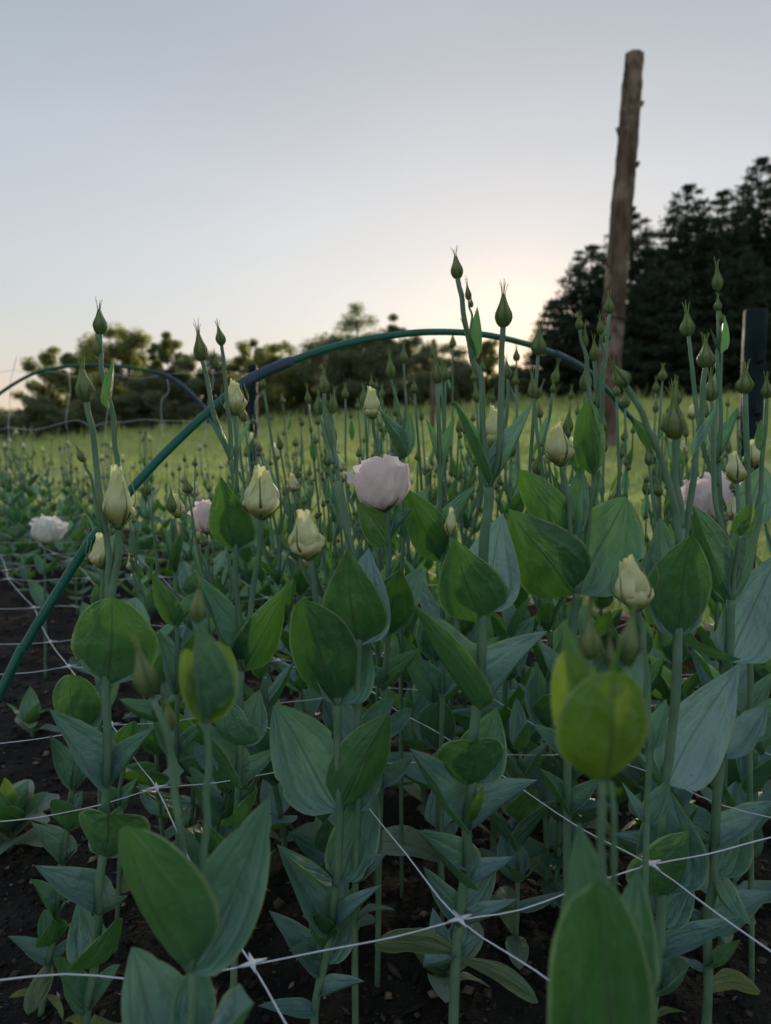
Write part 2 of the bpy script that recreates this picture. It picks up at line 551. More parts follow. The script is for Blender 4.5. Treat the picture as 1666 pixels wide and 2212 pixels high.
def build_boards():
    root = empty('timber_edging', (A0.x, A0.y, 0))
    tag(root, 'reddish brown timber edging along the back of the flower bed', 'edging')
    r = random.Random(2)
    a = -1.1
    ang = math.atan2(ED.y, ED.x)
    for k in range(3):
        L = (1.55, 1.75, 1.9)[k]
        V, F = [], []
        n = 14
        for i in range(n + 1):
            t = i / n
            w = .02 + .0012 * noise.noise(Vector((t * 6, k, 0)))
            h = .105 + .004 * noise.noise(Vector((t * 4, k, 5)))
            for yy, zz in ((-w, -.06), (w, -.06), (w, h - .004), (w - .004, h), (-w + .004, h), (-w, h - .004)):
                V.append((t * L, yy, zz))
        for i in range(n):
            for q in range(6):
                F.append((i * 6 + q, i * 6 + (q + 1) % 6, (i + 1) * 6 + (q + 1) % 6, (i + 1) * 6 + q))
        F.append(tuple(range(6))[::-1]); F.append(tuple(n * 6 + q for q in range(6)))
        p = ED * a + EN * .03
        Mx = Matrix.Translation((p.x, p.y, r.uniform(-.006, .006))) @ Matrix.Rotation(ang + r.uniform(-.01, .01), 4, 'Z')
        link('board', mesh('board', V, F, M['board'], smooth=False), root, Mx)
        a += L + .012
    for a in (-1.0, .46, 2.2):           # stakes that hold the boards
        V, F = [], []
        bx(V, F, Vector((0, 0, .02)), Vector((.018, 0, 0)), Vector((0, .018, 0)), Vector((0, 0, .10)))
        p = ED * a + EN * .072
        link('stake', mesh('stake', V, F, M['board'], smooth=False), root, Matrix.Translation((p.x, p.y, 0)) @ Matrix.Rotation(ang, 4, 'Z'))
build_boards()
def scatter_grass():
    rg = np.random.default_rng(3)
    pts = []
    for (n, y0, y1) in ((26000, 1.3, 5.0), (30000, 5.0, 14.0), (44000, 14.0, 44.0)):
        y = y0 + (y1 - y0) * rg.random(n)
        x = (rg.random(n) * 2 - 1) * (.60 * y + .5)
        s = (x - A0.x) * EN.x + (y - A0.y) * EN.y
        k = s > .07
        pts.append(np.stack([x[k], y[k]], 1))
    P = np.concatenate(pts)
    n = len(P)
    z = np.array([ground_z(a, b) for a, b in P])
    tuft = np.array([noise.noise(Vector((a * 1.3, b * .9, 0))) + .5 * noise.noise(Vector((a * 4, b * 3, 5))) for a, b in P])
    h = (.03 + .055 * rg.random(n)) * (1 + P[:, 1] * .05) * np.clip(1 + 1.3 * tuft, .35, 2.6)
    h = np.where(P[:, 1] > 33, h * (1.3 + 1.8 * rg.random(n)), h)
    wd = (.0025 + .003 * rg.random(n)) * (1 + P[:, 1] * .28)
    an = rg.random(n) * 6.283
    ln = rg.normal(0, .45, (n, 2)) * h[:, None]
    V = np.zeros((n, 5, 3))
    ca, sa = np.cos(an), np.sin(an)
    base = np.stack([P[:, 0], P[:, 1], z - .01], 1)
    off = np.stack([ca * wd, sa * wd, np.zeros(n)], 1)
    V[:, 0] = base - off; V[:, 1] = base + off
    mid = base + np.stack([ln[:, 0] * .35, ln[:, 1] * .35, h * .6], 1)
    V[:, 2] = mid + off * .7; V[:, 3] = mid - off * .7
    V[:, 4] = base + np.stack([ln[:, 0], ln[:, 1], h], 1)
    i = np.arange(n)[:, None] * 5
    T = np.concatenate([i + [[0, 1, 2]], i + [[0, 2, 3]], i + [[3, 2, 4]]], 0)
    o = link('meadow_grass', tri_mesh('meadow_grass', V.reshape(-1, 3), T, M['grass']))
    tag(o, 'short green and straw coloured meadow grass', 'grass', kind='stuff')
scatter_grass()

# ------------------------------------------------------------------ trees
def crown_mesh(name, centers, per, size, mat, seed, flat=.8, leaf=(1.0, .55), soft=0):
    """centers: list of (x,y,z,radius); every clump is a cloud of small leaf faces"""
    rg = np.random.default_rng(seed)
    C = np.array(centers)
    n = len(C) * per
    c = np.repeat(C, per, 0)
    d = rg.normal(0, 1, (n, 3)); d /= np.linalg.norm(d, axis=1)[:, None]
    r = rg.random(n) ** (1.0 if soft else .6) * (1.5 if soft else 1.12)
    p = c[:, :3] + d * (r * c[:, 3])[:, None] * np.array([1, 1, flat])
    a = rg.normal(0, 1, (n, 3)); a /= np.linalg.norm(a, axis=1)[:, None]
    b = np.cross(a, rg.normal(0, 1, (n, 3))); b /= np.linalg.norm(b, axis=1)[:, None]
    s = size * (.55 + .9 * rg.random(n))[:, None]
    V = np.stack([p - a * s * leaf[0] * .5, p + b * s * leaf[1] * .5, p + a * s * leaf[0] * .5, p - b * s * leaf[1] * .5], 1).reshape(-1, 3)
    i = np.arange(n)[:, None] * 4
    T = np.concatenate([i + [[0, 1, 2]], i + [[0, 2, 3]]], 0)
    return tri_mesh(name, V, T, mat)
def limb(V, F, a, b, r0, r1, rr, bend=.15, sides=6):
    a, b = Vector(a), Vector(b)
    L = (b - a).length
    mid = a.lerp(b, .5) + Vector((rr.uniform(-1, 1), rr.uniform(-1, 1), rr.uniform(0, 1))) * L * bend
    pts = catmull([a, mid, b], 3)
    tube(pts, [r0 + (r1 - r0) * i / (len(pts) - 1) for i in range(len(pts))], sides, V=V, F=F)
def tree_spot(u, Y):
    x = (u - 833) / FPX * Y
    return Vector((x, Y, ground_z(x, Y)))
def px_m(Y):
    return Y / FPX
def top_height(u, v, Y, base):
    return W(u, v, Y).z - base.z
def broadleaf(u, vtop, wpx, Y, mat, label, seed, lacy=0.0, low=.22, group='trees along the far side of the meadow'):
    r = random.Random(seed)
    b = tree_spot(u, Y)
    H = top_height(u, vtop, Y, b) * 1.10
    RW = wpx * px_m(Y) / 2
    root = empty('broadleaf_tree', b)
    tag(root, label, 'tree', group)
    V, F = [], []
    lean = Vector((r.uniform(-.03, .03) * H, r.uniform(-.03, .03) * H, 0))
    trunk = [Vector((0, 0, -.3)), Vector((0, 0, H * .2)) + lean * .5, Vector((0, 0, H * .5)) + lean, Vector((0, 0, H * .86)) + lean]
    tp = catmull(trunk, 4)
    tube(tp, [.028 * H * (1 - .85 * i / (len(tp) - 1)) for i in range(len(tp))], 8, V=V, F=F)
    cl = []
    nl = 15
    for k in range(nl):
        f = (k + .5) / nl
        z0 = H * (low + (.62 - low) * f)
        an = k * 2.4 + r.uniform(-.4, .4)
        prof = math.sin(math.pi * (.18 + .74 * f)) ** .7
        R = RW * prof * r.uniform(.65, 1.08)
        tip = Vector((math.cos(an) * R, math.sin(an) * R, min(H * .97, z0 + H * r.uniform(.08, .30)))) + lean
        limb(V, F, Vector((0, 0, z0)) + lean * f, tip, .010 * H, .002 * H, r)
        for q in range(3 if lacy else 5):
            t = r.uniform(.45, 1.05)
            c = Vector((0, 0, z0)).lerp(tip, t) + Vector((r.uniform(-1, 1), r.uniform(-1, 1), r.uniform(-.5, .7))) * RW * .20
            cl.append((c.x, c.y, min(c.z, H * .95), RW * r.uniform(.12, .27)))
    for k in range(5):
        cl.append((lean.x + r.uniform(-.3, .3) * RW, lean.y + r.uniform(-.3, .3) * RW, H * r.uniform(.78, .95), RW * r.uniform(.14, .24)))
    if low < .12:
        for k in range(26):
            an, q = r.uniform(0, 6.283), r.random() ** .6
            cl.append((math.cos(an) * RW * q, math.sin(an) * RW * q, H * r.uniform(.03, .45), RW * r.uniform(.16, .26)))
    link('trunk', mesh('trunk', V, F, M['bark']), root)
    link('crown', crown_mesh('crown', cl, 300 if not lacy else 280, .11 + .006 * H, M[mat], seed), root)
    return root
def conifer(u, vtop, wpx, Y, label, seed, low=.06, group='dark evergreens at the edge of the meadow'):
    r = random.Random(seed)
    b = tree_spot(u, Y)
    H = top_height(u, vtop, Y, b)
    RW = wpx * px_m(Y) / 2
    root = empty('evergreen_tree', b)
    tag(root, label, 'tree', group)
    V, F = [], []
    tp = [Vector((0, 0, -.3 + (H * .98 + .3) * i / 10)) for i in range(11)]
    tube(tp, [.018 * H * (1 - .95 * i / 10) + .01 for i in range(11)], 8, V=V, F=F)
    cl = []
    nw = int(H * 2.6)
    for k in range(nw):
        f = k / (nw - 1)
        z = H * (low + (.985 - low) * f)
        prof = (1 - f) ** .52 * (1 - .2 * (1 - sstep(0, .2, f)))
        nb = max(4, int(9 * (1 - f) + 4))
        for q in range(nb):
            an = q * 6.283 / nb + k * 1.1 + r.uniform(-.25, .25)
            R = max(.12, RW * prof * r.uniform(.72, 1.12))
            tip = Vector((math.cos(an) * R, math.sin(an) * R, z + R * r.uniform(-.06, .16)))
            if R > .5:
                limb(V, F, (0, 0, z), tip, .02 + .004 * R, .008, r, .04, 4)
            m = max(1, int(R / .48))
            for e in range(m):
                t = 1.0 - .75 * e / m - r.uniform(0, .1)
                c = Vector((0, 0, z)).lerp(tip, t)
                cl.append((c.x, c.y, c.z, r.uniform(.30, .52) * (1 if f < .9 else .6)))
    link('trunk', mesh('trunk', V, F, M['bark']), root)
    link('crown', crown_mesh('crown', cl, 70, .25, M['needles'], seed, .42, (1.0, .27), 1), root)
    return root
# right: a bank of evergreens
conifer(1262, 530, 250, 40, 'evergreen at the sunset end of the dark bank, lowest of them', 21)
conifer(1345, 462, 260, 42, 'rounded evergreen rising behind the log pole', 22)
conifer(1455, 398, 250, 41, 'evergreen with a pointed top right of the log pole', 23)
conifer(1530, 412, 220, 39, 'shorter evergreen filling the gap in the dark bank', 24)
conifer(1604, 340, 240, 42, 'tallest spired evergreen of the dark bank', 25)
conifer(1690, 345, 260, 40, 'evergreen cut by the right edge of the picture', 26)
conifer(1186, 650, 140, 43, 'small evergreen at the foot of the bank beside the sunset glow', 27)
conifer(1405, 560, 280, 36, 'low bushy evergreen in front of the bank behind the log pole', 28)
conifer(1570, 540, 300, 36, 'low bushy evergreen in front of the bank above the right bed corner', 29)
# centre and left: broadleaf trees
broadleaf(772, 678, 215, 44, 'broad_dark', 'tall tree with a layered open crown behind the top of the hoop', 53, lacy=1)
broadleaf(868, 696, 130, 45, 'broad_dark', 'narrow open-topped tree beside the tall layered tree', 32, lacy=1)
broadleaf(705, 745, 180, 42, 'broad_dark', 'dark round tree just left of the tall layered tree', 33, low=.1)
broadleaf(612, 752, 170, 43, 'broad_yellow', 'yellow tinged tree above the slate sleeve of the hoop', 34, low=.1)
broadleaf(545, 742, 140, 44, 'broad_yellow', 'yellow tinged tree behind the dark metal stake', 35, low=.1)
broadleaf(945, 752, 170, 41, 'broad_dark', 'dark tree standing behind the thin brown fence post', 36, low=.08)
broadleaf(1045, 745, 130, 44, 'broad_yellow', 'small golden lit tree close to the sunset glow', 37, lacy=1, low=.1)
broadleaf(1105, 800, 110, 42, 'broad_dark', 'low tree under the brightest part of the sunset', 38, low=.06)
broadleaf(830, 742, 210, 43, 'broad_dark', 'low dark tree filling the wood below the tall layered tree', 39, low=.05)
broadleaf(290, 708, 190, 43, 'broad_yellow', 'yellow green tree with the tallest crown on the left', 41)
broadleaf(200, 745, 150, 44, 'broad_mid', 'green tree left of the yellow green one', 42)
broadleaf(385, 735, 120, 42, 'broad_mid', 'round dark crowned tree right of the yellow green one', 43)
broadleaf(120, 765, 130, 45, 'broad_mid', 'loose pale tree at the left end of the wood', 44, lacy=1)
broadleaf(455, 775, 140, 41, 'broad_dark', 'low dark tree under the end of the small hoop', 45, low=.06)
broadleaf(330, 820, 170, 40, 'broad_dark', 'low dark tree below the yellow green tree', 46, low=.05)
broadleaf(105, 868, 130, 38, 'broad_dark', 'round dark bush at the foot of the left wood', 47, low=.05)
broadleaf(215, 850, 130, 38, 'broad_dark', 'second round bush at the foot of the left wood', 48, low=.05)
broadleaf(20, 905, 130, 39, 'broad_dark', 'lowest bush at the left edge of the picture', 49, low=.05)

for k, (u, v, w_, where) in enumerate(((20, 925, 150, 'at the left edge'), (160, 912, 150, 'under the green left tree'), (290, 905, 150, 'under the yellow green tree'), (420, 900, 150, 'under the small hoop end'),
                                       (560, 888, 160, 'behind the slim dark stake'), (690, 880, 160, 'under the dark round tree'), (830, 872, 170, 'under the layered tree'), (970, 865, 160, 'beside the fence post'), (1090, 850, 150, 'under the sunset glow'), (1190, 835, 140, 'at the foot of the first evergreen'))):
    broadleaf(u, v - 34, w_ + 20, 47, 'broad_dark', 'dark hedge bush closing the wood ' + where, 60 + k, low=.03, group='hedge bushes at the foot of the wood')

# ------------------------------------------------------------------ poles and stakes
def build_log():
    Y = 9.0
    pix = [(1304, 985), (1312, 850), (1324, 690), (1333, 590), (1345, 440), (1357, 300), (1366, 180), (1371, 117)]
    pts = [W(u, v, Y) for u, v in pix]
    b = pts[0].copy()
    b.z = ground_z(b.x, b.y)
    root = empty('log_pole', b)
    tag(root, 'tall weathered log pole leaning slightly, standing in the meadow', 'pole')
    pts = catmull([p - b for p in pts], 9)
    pts[0].z = -.25
    r0, r1 = .146, .108
    n = len(pts); S = 28
    V, F = [], []
    tube(pts, [r0 + (r1 - r0) * i / (n - 1) for i in range(n)], S, caps=True, V=V, F=F)
    for i in range(n):
        for k in range(S):
            p = V[i * S + k]
            d = (p - pts[i]); d.z = 0
            q = noise.noise(Vector((math.cos(k / S * 6.283) * 2, math.sin(k / S * 6.283) * 2, pts[i].z * 2.4)))
            q2 = noise.noise(Vector((math.cos(k / S * 6.283) * 5, math.sin(k / S * 6.283) * 5, pts[i].z * 9 + 7)))
            V[i * S + k] = p + d * (.10 * q + .16 * q2)
    link('shaft', mesh('shaft', V, F, M['log']), root)
    rr = random.Random(4)
    for zf, an in ((.27, 3.3), (.45, 2.9), (.56, -.3), (.66, .4), (.8, .2), (.74, 3.0), (.37, -.6)):   # sawn branch stubs and bark flakes
        c = pts[int(zf * (n - 1))]
        R = r0 + (r1 - r0) * zf
        d = Vector((math.cos(an), -abs(math.sin(an)) * .6, .1)).normalized()
        V, F = [], []
        tube([c + d * R * .6, c + d * R * 1.08, c + d * R * 1.28 + Vector((0, 0, .03))], [.05, .035, .014], 7, V=V, F=F)
        link('branch_stub', mesh('branch_stub', V, F, M['log']), root)
    V, F = [], []
    c = pts[int(.29 * (n - 1))]
    ring = [c + Vector((math.cos(k / 12 * 6.283) * .16, math.sin(k / 12 * 6.283) * .16, .01 * math.sin(k))) for k in range(13)]
    tube(ring, .008, 6, V=V, F=F)
    link('wire_tie', mesh('wire_tie', V, F, M['post_metal']), root)
build_log()
def build_u_post(u0, u1, vtop, Y, label, h_extra=0.0, loops=False, name='metal_stake'):
    """folded sheet-metal fence stake: an open channel with a rounded front and a flat welded spade"""
    pt, pb = W(u0, vtop, Y), W(u1, 1100, Y)
    w = h_extra
    b = Vector((pb.x, Y, 0)); b.z = min(0, ground_z(b.x, Y)) if edge_s(b.x, Y) > 0 else 0
    ht = pt.z - b.z
    root = empty(name, b)
    tag(root, label, 'stake')
    prof = [(-.5, .28), (-.5, -.10), (-.40, -.30), (-.18, -.40), (.18, -.40), (.40, -.30), (.5, -.10), (.5, .28), (.40, .28), (.40, -.06), (.32, -.22), (.14, -.30), (-.14, -.30), (-.32, -.22), (-.40, -.06), (-.40, .28)]
    V, F = [], []
    n = len(prof)
    lx = (pt.x - pb.x) / max(.1, (pt.z - pb.z))
    zs = [-.15, ht * .5, ht - .006, ht]
    for i, z in enumerate(zs):
        s = w if i < 3 else w * .93
        for px, py in prof:
            V.append((px * s + lx * z, py * s, z))
    for i in range(len(zs) - 1):
        for k in range(n):
            F.append((i * n + k, i * n + (k + 1) % n, (i + 1) * n + (k + 1) % n, (i + 1) * n + k))
    for k in range(n // 2 - 1):
        F.append(((len(zs) - 1) * n + k, (len(zs) - 1) * n + k + 1, (len(zs) - 1) * n + n - 2 - k, (len(zs) - 1) * n + n - 1 - k))
    link('channel', mesh('channel', V, F, M['post_metal']), root)
    for z in ([ht * .35, ht * .55, ht * .75, ht * .88] if not loops else [ht * .62, ht * .72, ht * .86]):      # punched wire lugs
        V, F = [], []
        c = Vector((lx * z, -.4 * w, z))
        if loops:
            pts = [c + Vector((math.cos(a) * w * .75, -.004, math.sin(a) * w * .55)) for a in [k * .6 for k in range(11)]]
            tube(pts, .0022, 5, V=V, F=F)
            link('wire_clip', mesh('wire_clip', V, F, M['post_metal']), root)
        else:
            bx(V, F, c + Vector((0, -.006, 0)), Vector((w * .14, 0, 0)), Vector((0, .006, -.003)), Vector((0, .004, .010)))
            link('lug', mesh('lug', V, F, M['post_metal'], smooth=False), root)
    V, F = [], []
    s = w * 1.9
    pl = [Vector((-s, .3 * w, -.18)), Vector((s, .3 * w, -.18)), Vector((s, .3 * w, -.04)), Vector((s * .6, .3 * w, 0.0)), Vector((-s * .6, .3 * w, 0.0)), Vector((-s, .3 * w, -.04))]
    V = pl + [p + Vector((0, .003, 0)) for p in pl]
    F = [tuple(range(6)), tuple(range(11, 5, -1))] + [(k, k + 6, (k + 1) % 6 + 6, (k + 1) % 6) for k in range(6)]
    link('spade_plate', mesh('spade_plate', V, F, M['post_metal'], smooth=False), root)
build_u_post(1643, 1622, 668, 1.60, 'thick dark green metal stake at the right edge beside the bed corner', .046)
build_u_post(544, 548, 788, 2.75, 'slim dark metal stake with wire clips behind the hoop', .031, True)
def build_fence_post():
    Y = 14.0
    a, b = W(937, 735, Y), W(934, 905, Y)
    g = ground_z(b.x, Y)
    root = empty('fence_post', (b.x, Y, g))
    tag(root, 'thin brown fence post far off in front of the dark wood', 'post')
    pts = [Vector((0, 0, -.2)), Vector((.01, 0, (a.z - g) * .5)), Vector((a.x - b.x, 0, a.z - g))]
    V, F = [], []
    pp = catmull(pts, 8)
    tube(pp, [.052 - .006 * i / len(pp) + .003 * noise.noise(Vector((i * .7, 0, 0))) for i in range(len(pp))], 12, V=V, F=F)
    link('shaft', mesh('shaft', V, F, M['fence_wood']), root)
    V, F = [], []
    t = pp[-1]
    tube([t + Vector((0, 0, -.01)), t + Vector((0, 0, .012)), t + Vector((0, 0, .02))], [.047, .044, .02], 12, V=V, F=F)
    link('post_top', mesh('post_top', V, F, M['fence_wood']), root)
build_fence_post()

# ------------------------------------------------------------------ hoops
def build_hoop(pix, pa, pb, label, r, sleeves, sides=12):
    a, b = W(*pa), W(*pb)
    d = Vector((b.x - a.x, b.y - a.y, 0)).normalized()
    nrm = Vector((-d.y, d.x, 0))
    pts = []
    for u, v in pix:
        q = ray(u, v)
        t = (a - CAMP).dot(nrm) / q.dot(nrm)
        pts.append(CAMP + q * t)
    # carry both ends down into the soil
    for end in (0, -1):
        p = pts[end]; p2 = pts[1 if end == 0 else -2]
        dr = (p - p2).normalized()
        dr = (dr + Vector((0, 0, -.12))).normalized()
        q = p + dr * ((p.z + .06) / max(.2, -dr.z))
        pts = [q] + pts if end == 0 else pts + [q]
    root = empty('garden_hoop', (pts[0].x, pts[0].y, 0))
    tag(root, label, 'hoop')
    o = root.location
    sm = catmull([p - o for p in pts], 8)
    V, F = tube(sm, r, sides)
    link('rod', mesh('rod', V, F, M['hoop']), root)
    for s0, s1 in sleeves:
        i0 = (s0[0] + 1) * 8 + int(s0[1] * 8)
        i1 = (s1[0] + 1) * 8 + int(s1[1] * 8)
        seg = sm[i0:i1 + 1]
        rr_ = [r * 1.42] * len(seg)
        rr_[0] = rr_[-1] = r * 1.3
        V, F = tube(seg, rr_, sides)
        link('sleeve', mesh('sleeve', V, F, M['sleeve']), root)
HP = [(0, 1500), (60, 1385), (130, 1270), (200, 1163), (280, 1062), (360, 975), (450, 890), (530, 826), (630, 780), (740, 744), (850, 724), (940, 717), (1040, 722), (1130, 741), (1205, 767), (1275, 808), (1350, 888), (1410, 985)]
build_hoop(HP, (0, 1500, .70), (1350, 888, 1.42), 'large green plant hoop with slate sleeves arching over the bed', .0050, [((6, .85), (8, .0)), ((13, .95), (15, .1))])
HP2 = [(-90, 960), (-40, 890), (0, 850), (60, 813), (110, 797), (200, 788), (300, 797), (365, 815), (420, 858), (465, 915), (500, 985)]
build_hoop(HP2, (-40, 890, 2.15), (465, 915, 2.35), 'smaller thin green hoop arching behind at the left under white netting', .0050, [((6, .4), (9, .6))])

# ------------------------------------------------------------------ netting
def star_mesh():
    V, F = [], []
    n = 16
    for zz in (-.0006, .0006):
        for k in range(n):
            a = k / n * 6.283185
            ph = abs(math.cos(2 * a))
            r = .0026 + .0078 * ph ** 5
            V.append((math.cos(a) * r, math.sin(a) * r, zz))
    F = [tuple(range(n))[::-1], tuple(range(n, 2 * n))] + [(k, (k + 1) % n, n + (k + 1) % n, n + k) for k in range(n)]
    return mesh('knot', V, F, M['net'])
STAR = star_mesh()
NET_Z = .22
def build_net():
    r = random.Random(8)
    O = on_z(548, 2036, NET_Z)
    ua, va = Vector((.147, .034, 0)), Vector((.118, -.176, 0))
    root = empty('support_netting', (O.x, O.y, NET_Z))
    tag(root, 'white plastic support netting stretched flat through the flower stems', 'netting')
    jit = {}
    def node(i, j):
        if (i, j) not in jit:
            p = ua * i + va * j + Vector((r.uniform(-.013, .013), r.uniform(-.013, .013), r.uniform(-.010, .010)))
            p.z += .022 * noise.noise(Vector(((O.x + p.x) * 2, (O.y + p.y) * 2, 0)))
            if (i, j) == (-1, 0):
                p.x -= .035
            jit[(i, j)] = p
        return jit[(i, j)]
    def ok(i, j):
        p = ua * i + va * j + O
        return .12 < p.y < 3.4 and edge_s(p.x, p.y) < .02 and abs(p.x) < .66 * p.y + .32
    def strands(lines):
        for ln in lines:
            run = []
            for ij in ln + [None]:
                if ij and ok(*ij):
                    run.append(ij)
                    continue
                if len(run) >= 2:
                    pts = []
                    for a, b in zip(run, run[1:]):
                        pa, pb = node(*a), node(*b)
                        pts.append(pa)
                        for t in (.33, .67):
                            m = pa.lerp(pb, t)
                            pts.append(m + Vector((r.uniform(-.004, .004), r.uniform(-.004, .004), r.uniform(-.006, .001))))
                    pts.append(node(*run[-1]))
                    sm = catmull(pts, 3)
                    V, F = tube(sm, [(.00066 + .00016 * noise.noise(Vector((k * .9, 0, 0)))) for k in range(len(sm))], 6, flat=.75)
                    link('strand', mesh('strand', V, F, M['net']), root)
                run = []
    I, J = range(-22, 14), range(-30, 8)
    strands([[(i, j) for i in I] for j in J])
    strands([[(i, j) for j in J] for i in I])
    for i in I:
        for j in J:
            p = O + ua * i + va * j
            if ok(i, j) and p.y < 2.2 and abs(p.x) < .58 * p.y + .05:
                q = node(i, j)
                x, y = ua.normalized(), Vector((-ua.y, ua.x, 0)).normalized()
                v2 = (va * -1).normalized()
                Mx = Matrix(((x.x, v2.x, 0, q.x), (x.y, v2.y, 0, q.y), (0, 0, 1, q.z + .0012), (0, 0, 0, 1)))
                link('knot', STAR, root, Mx)
build_net()
def build_upright_net():
    Y = 2.42
    r = random.Random(6)
    root = empty('trellis_netting', W(230, 1100, Y))
    tag(root, 'white wavy trellis netting hanging upright over the small hoop', 'netting')
    o = root.location
    cols = [-75, 36, 150, 232, 353, 455, 560]
    rows = [(805, 812), (922, 908), (1022, 1005), (1085, 1062), (1128, 1110)]
    node = {}
    for j, (va, vb) in enumerate(rows):
        for i, u in enumerate(cols):
            f = i / (len(cols) - 1)
            node[i, j] = W(u + r.uniform(-14, 14) - j * 6, va + (vb - va) * f + r.uniform(-7, 7), Y + r.uniform(-.03, .03)) - o
    def run(keys, rr, sag):
        pts = []
        for a, b in zip(keys, keys[1:]):
            pa, pb = node[a], node[b]
            pts.append(pa)
            for t in (.3, .6):
                pts.append(pa.lerp(pb, t) + Vector((r.uniform(-.012, .012), r.uniform(-.01, .01), r.uniform(-.012, .012) - sag)))
        pts.append(node[keys[-1]])
        sm = catmull(pts, 4)
        V, F = tube(sm, rr, 6, flat=.6)
        link('strand', mesh('strand', V, F, M['net']), root)
    for j in range(len(rows)):
        run([(i, j) for i in range(len(cols))], .0015 if j else .0012, .004)
    for i in range(len(cols)):
        run([(i, j) for j in range(len(rows))], .0010, 0)
    up = W(36, 770, Y) - o
    V, F = tube(catmull([up, node[1, 0].lerp(up, .5), node[1, 0]], 4), .0010, 6)
    link('strand', mesh('strand', V, F, M['net']), root)
build_upright_net()

# ------------------------------------------------------------------ leaf, bud and flower meshes
def leaf_shape(name, mat, seed, bend=.10, cup=.16, fold=.10, recurve=.0, twist=.0, wave=.012, nu=8, nv=13, a=.42, b=.98, nib=0):
    r = random.Random(seed)
    ph = [r.uniform(0, 6.28) for _ in range(4)]
    bites = [(r.uniform(.2, .85), r.choice((-1, 1)), r.uniform(.08, .20), r.uniform(.03, .06)) for _ in range(nib)]
    V, UV, F = [], [], []
    peak = a / (a + b)
    mx = peak ** a * (1 - peak) ** b
    for j in range(nv + 1):
        t = j / nv
        t = t ** .9
        w = .5 * (t ** a * (1 - t) ** b) / mx
        w = max(w, .075 * (1 - t) ** 1.5 + .002)
        zc = 1.7 * (-bend * math.sin(math.pi * t ** .85) - recurve * t ** 3)
        for i in range(nu + 1):
            s = (i / nu) * 2 - 1
            x = s * w
            k = abs(s)
            z = zc + cup * w * k * k * 1.6 + fold * w * k
            z += wave * math.sin(s * 2.3 + t * 9 + ph[0]) * k * math.sin(math.pi * t) + wave * .6 * math.sin(t * 17 + ph[1] + s * 3) * k * math.sin(math.pi * t)
            for t0, sd, dp, wd in bites:
                if s * sd > .55:
                    x *= 1 - dp * math.exp(-((t - t0) / wd) ** 2) * (abs(s) - .55) / .45
            x += .03 * math.sin(t * 3 + ph[2]) * math.sin(math.pi * t)
            an = twist * t
            V.append((x * math.cos(an) - (z - zc) * math.sin(an), t, zc + x * math.sin(an) + (z - zc) * math.cos(an)))
            UV.append((i / nu, t))
    n = nu + 1
    for j in range(nv):
        for i in range(nu):
            F.append((j * n + i, j * n + i + 1, (j + 1) * n + i + 1, (j + 1) * n + i))
    return mesh(name, V, F, mat, UV)
def lm(k):
    return M['blue_leaf'] if k % 3 == 1 else M['leaf']
LEAF = [leaf_shape('leaf', lm(k), 50 + k, bend=.05 + .07 * (k % 3) / 2, cup=.16 + .14 * (k % 2), fold=.08 + .07 * (k % 4), recurve=(-.05, .04, .0, .08, .13)[k % 5],
                   twist=(-.35, .15, .4, -.1, 0, .25, -.2)[k % 7], wave=(.010, .022, .034, .016)[k % 4], a=(.42, .46, .40, .52)[k % 4], b=(.98, .86, 1.08, .74)[(k // 2) % 4], nib=(0, 0, 1, 0, 1, 2)[k % 6], nv=20 if k % 6 in (2, 4, 5) else 13) for k in range(18)]
LEAF_FOLD = [leaf_shape('leaf', M['blue_leaf'] if k % 4 else M['leaf'], 80 + k, bend=.05 + .05 * (k % 2), cup=.18, fold=.70 + .22 * (k % 3), recurve=(.05, -.03, .12)[k % 3], twist=(-.3, .35, .1, 0)[k % 4], wave=(.012, .03)[k % 2]) for k in range(8)]
LEAF_OVAL = [leaf_shape('leaf', M['leaf'], 140 + k, bend=.09, cup=.2, fold=.12, wave=.016, twist=(-.1, .15)[k % 2], a=.5, b=.6) for k in range(3)]
LEAF_YOUNG = [leaf_shape('leaf', M['young_leaf'], 90 + k, bend=.08, cup=.25, fold=.2, recurve=(.02, -.03)[k % 2], a=.6) for k in range(4)]
LEAF_YOVAL = [leaf_shape('leaf', M['young_leaf'], 150 + k, bend=.10, cup=.26, fold=.10, wave=.012, a=.5, b=.62) for k in range(2)]
LEAF_OLD = [leaf_shape('leaf', M['old_leaf'], 100 + k, bend=-.08 - .04 * k, cup=.05, fold=.12, recurve=.10, twist=.3 * (k - 1), wave=.03, a=.75, b=.6) for k in range(4)]
LEAF_SMALL = [leaf_shape('leaf', M['leaf'], 110 + k, bend=.08 + .03 * k, cup=.2, fold=.15 + .2 * (k % 2), recurve=.03 * k, nu=4, nv=7) for k in range(5)]
BRACT = [leaf_shape('bract', M['leaf'], 120 + k, bend=.06, cup=.2, fold=.35, recurve=(.05, -.08, .16)[k], nu=4, nv=8, a=.6, b=1.0) for k in range(3)]
def lathe(prof, S, V, F, UV, ribs=0.0, ph=0.0):
    b = len(V)
    n = len(prof)
    for j, (z, r) in enumerate(prof):
        for k in range(S):
            a = k / S * 6.283185
            rr = r * (1 + ribs * math.cos(5 * a + ph))
            V.append((rr * math.cos(a), rr * math.sin(a), z)); UV.append((k / S, z))
    for j in range(n - 1):
        for k in range(S):
            F.append((b + j * S + k, b + j * S + (k + 1) % S, b + (j + 1) * S + (k + 1) % S, b + (j + 1) * S + k))
    F.append(tuple(b + k for k in range(S))[::-1]); F.append(tuple(b + (n - 1) * S + k for k in range(S)))
CB_PROF = [(0, .17), (.04, .24), (.13, .38), (.26, .48), (.38, .50), (.50, .43), (.62, .31), (.76, .19), (.9, .11), (1.0, .055)]
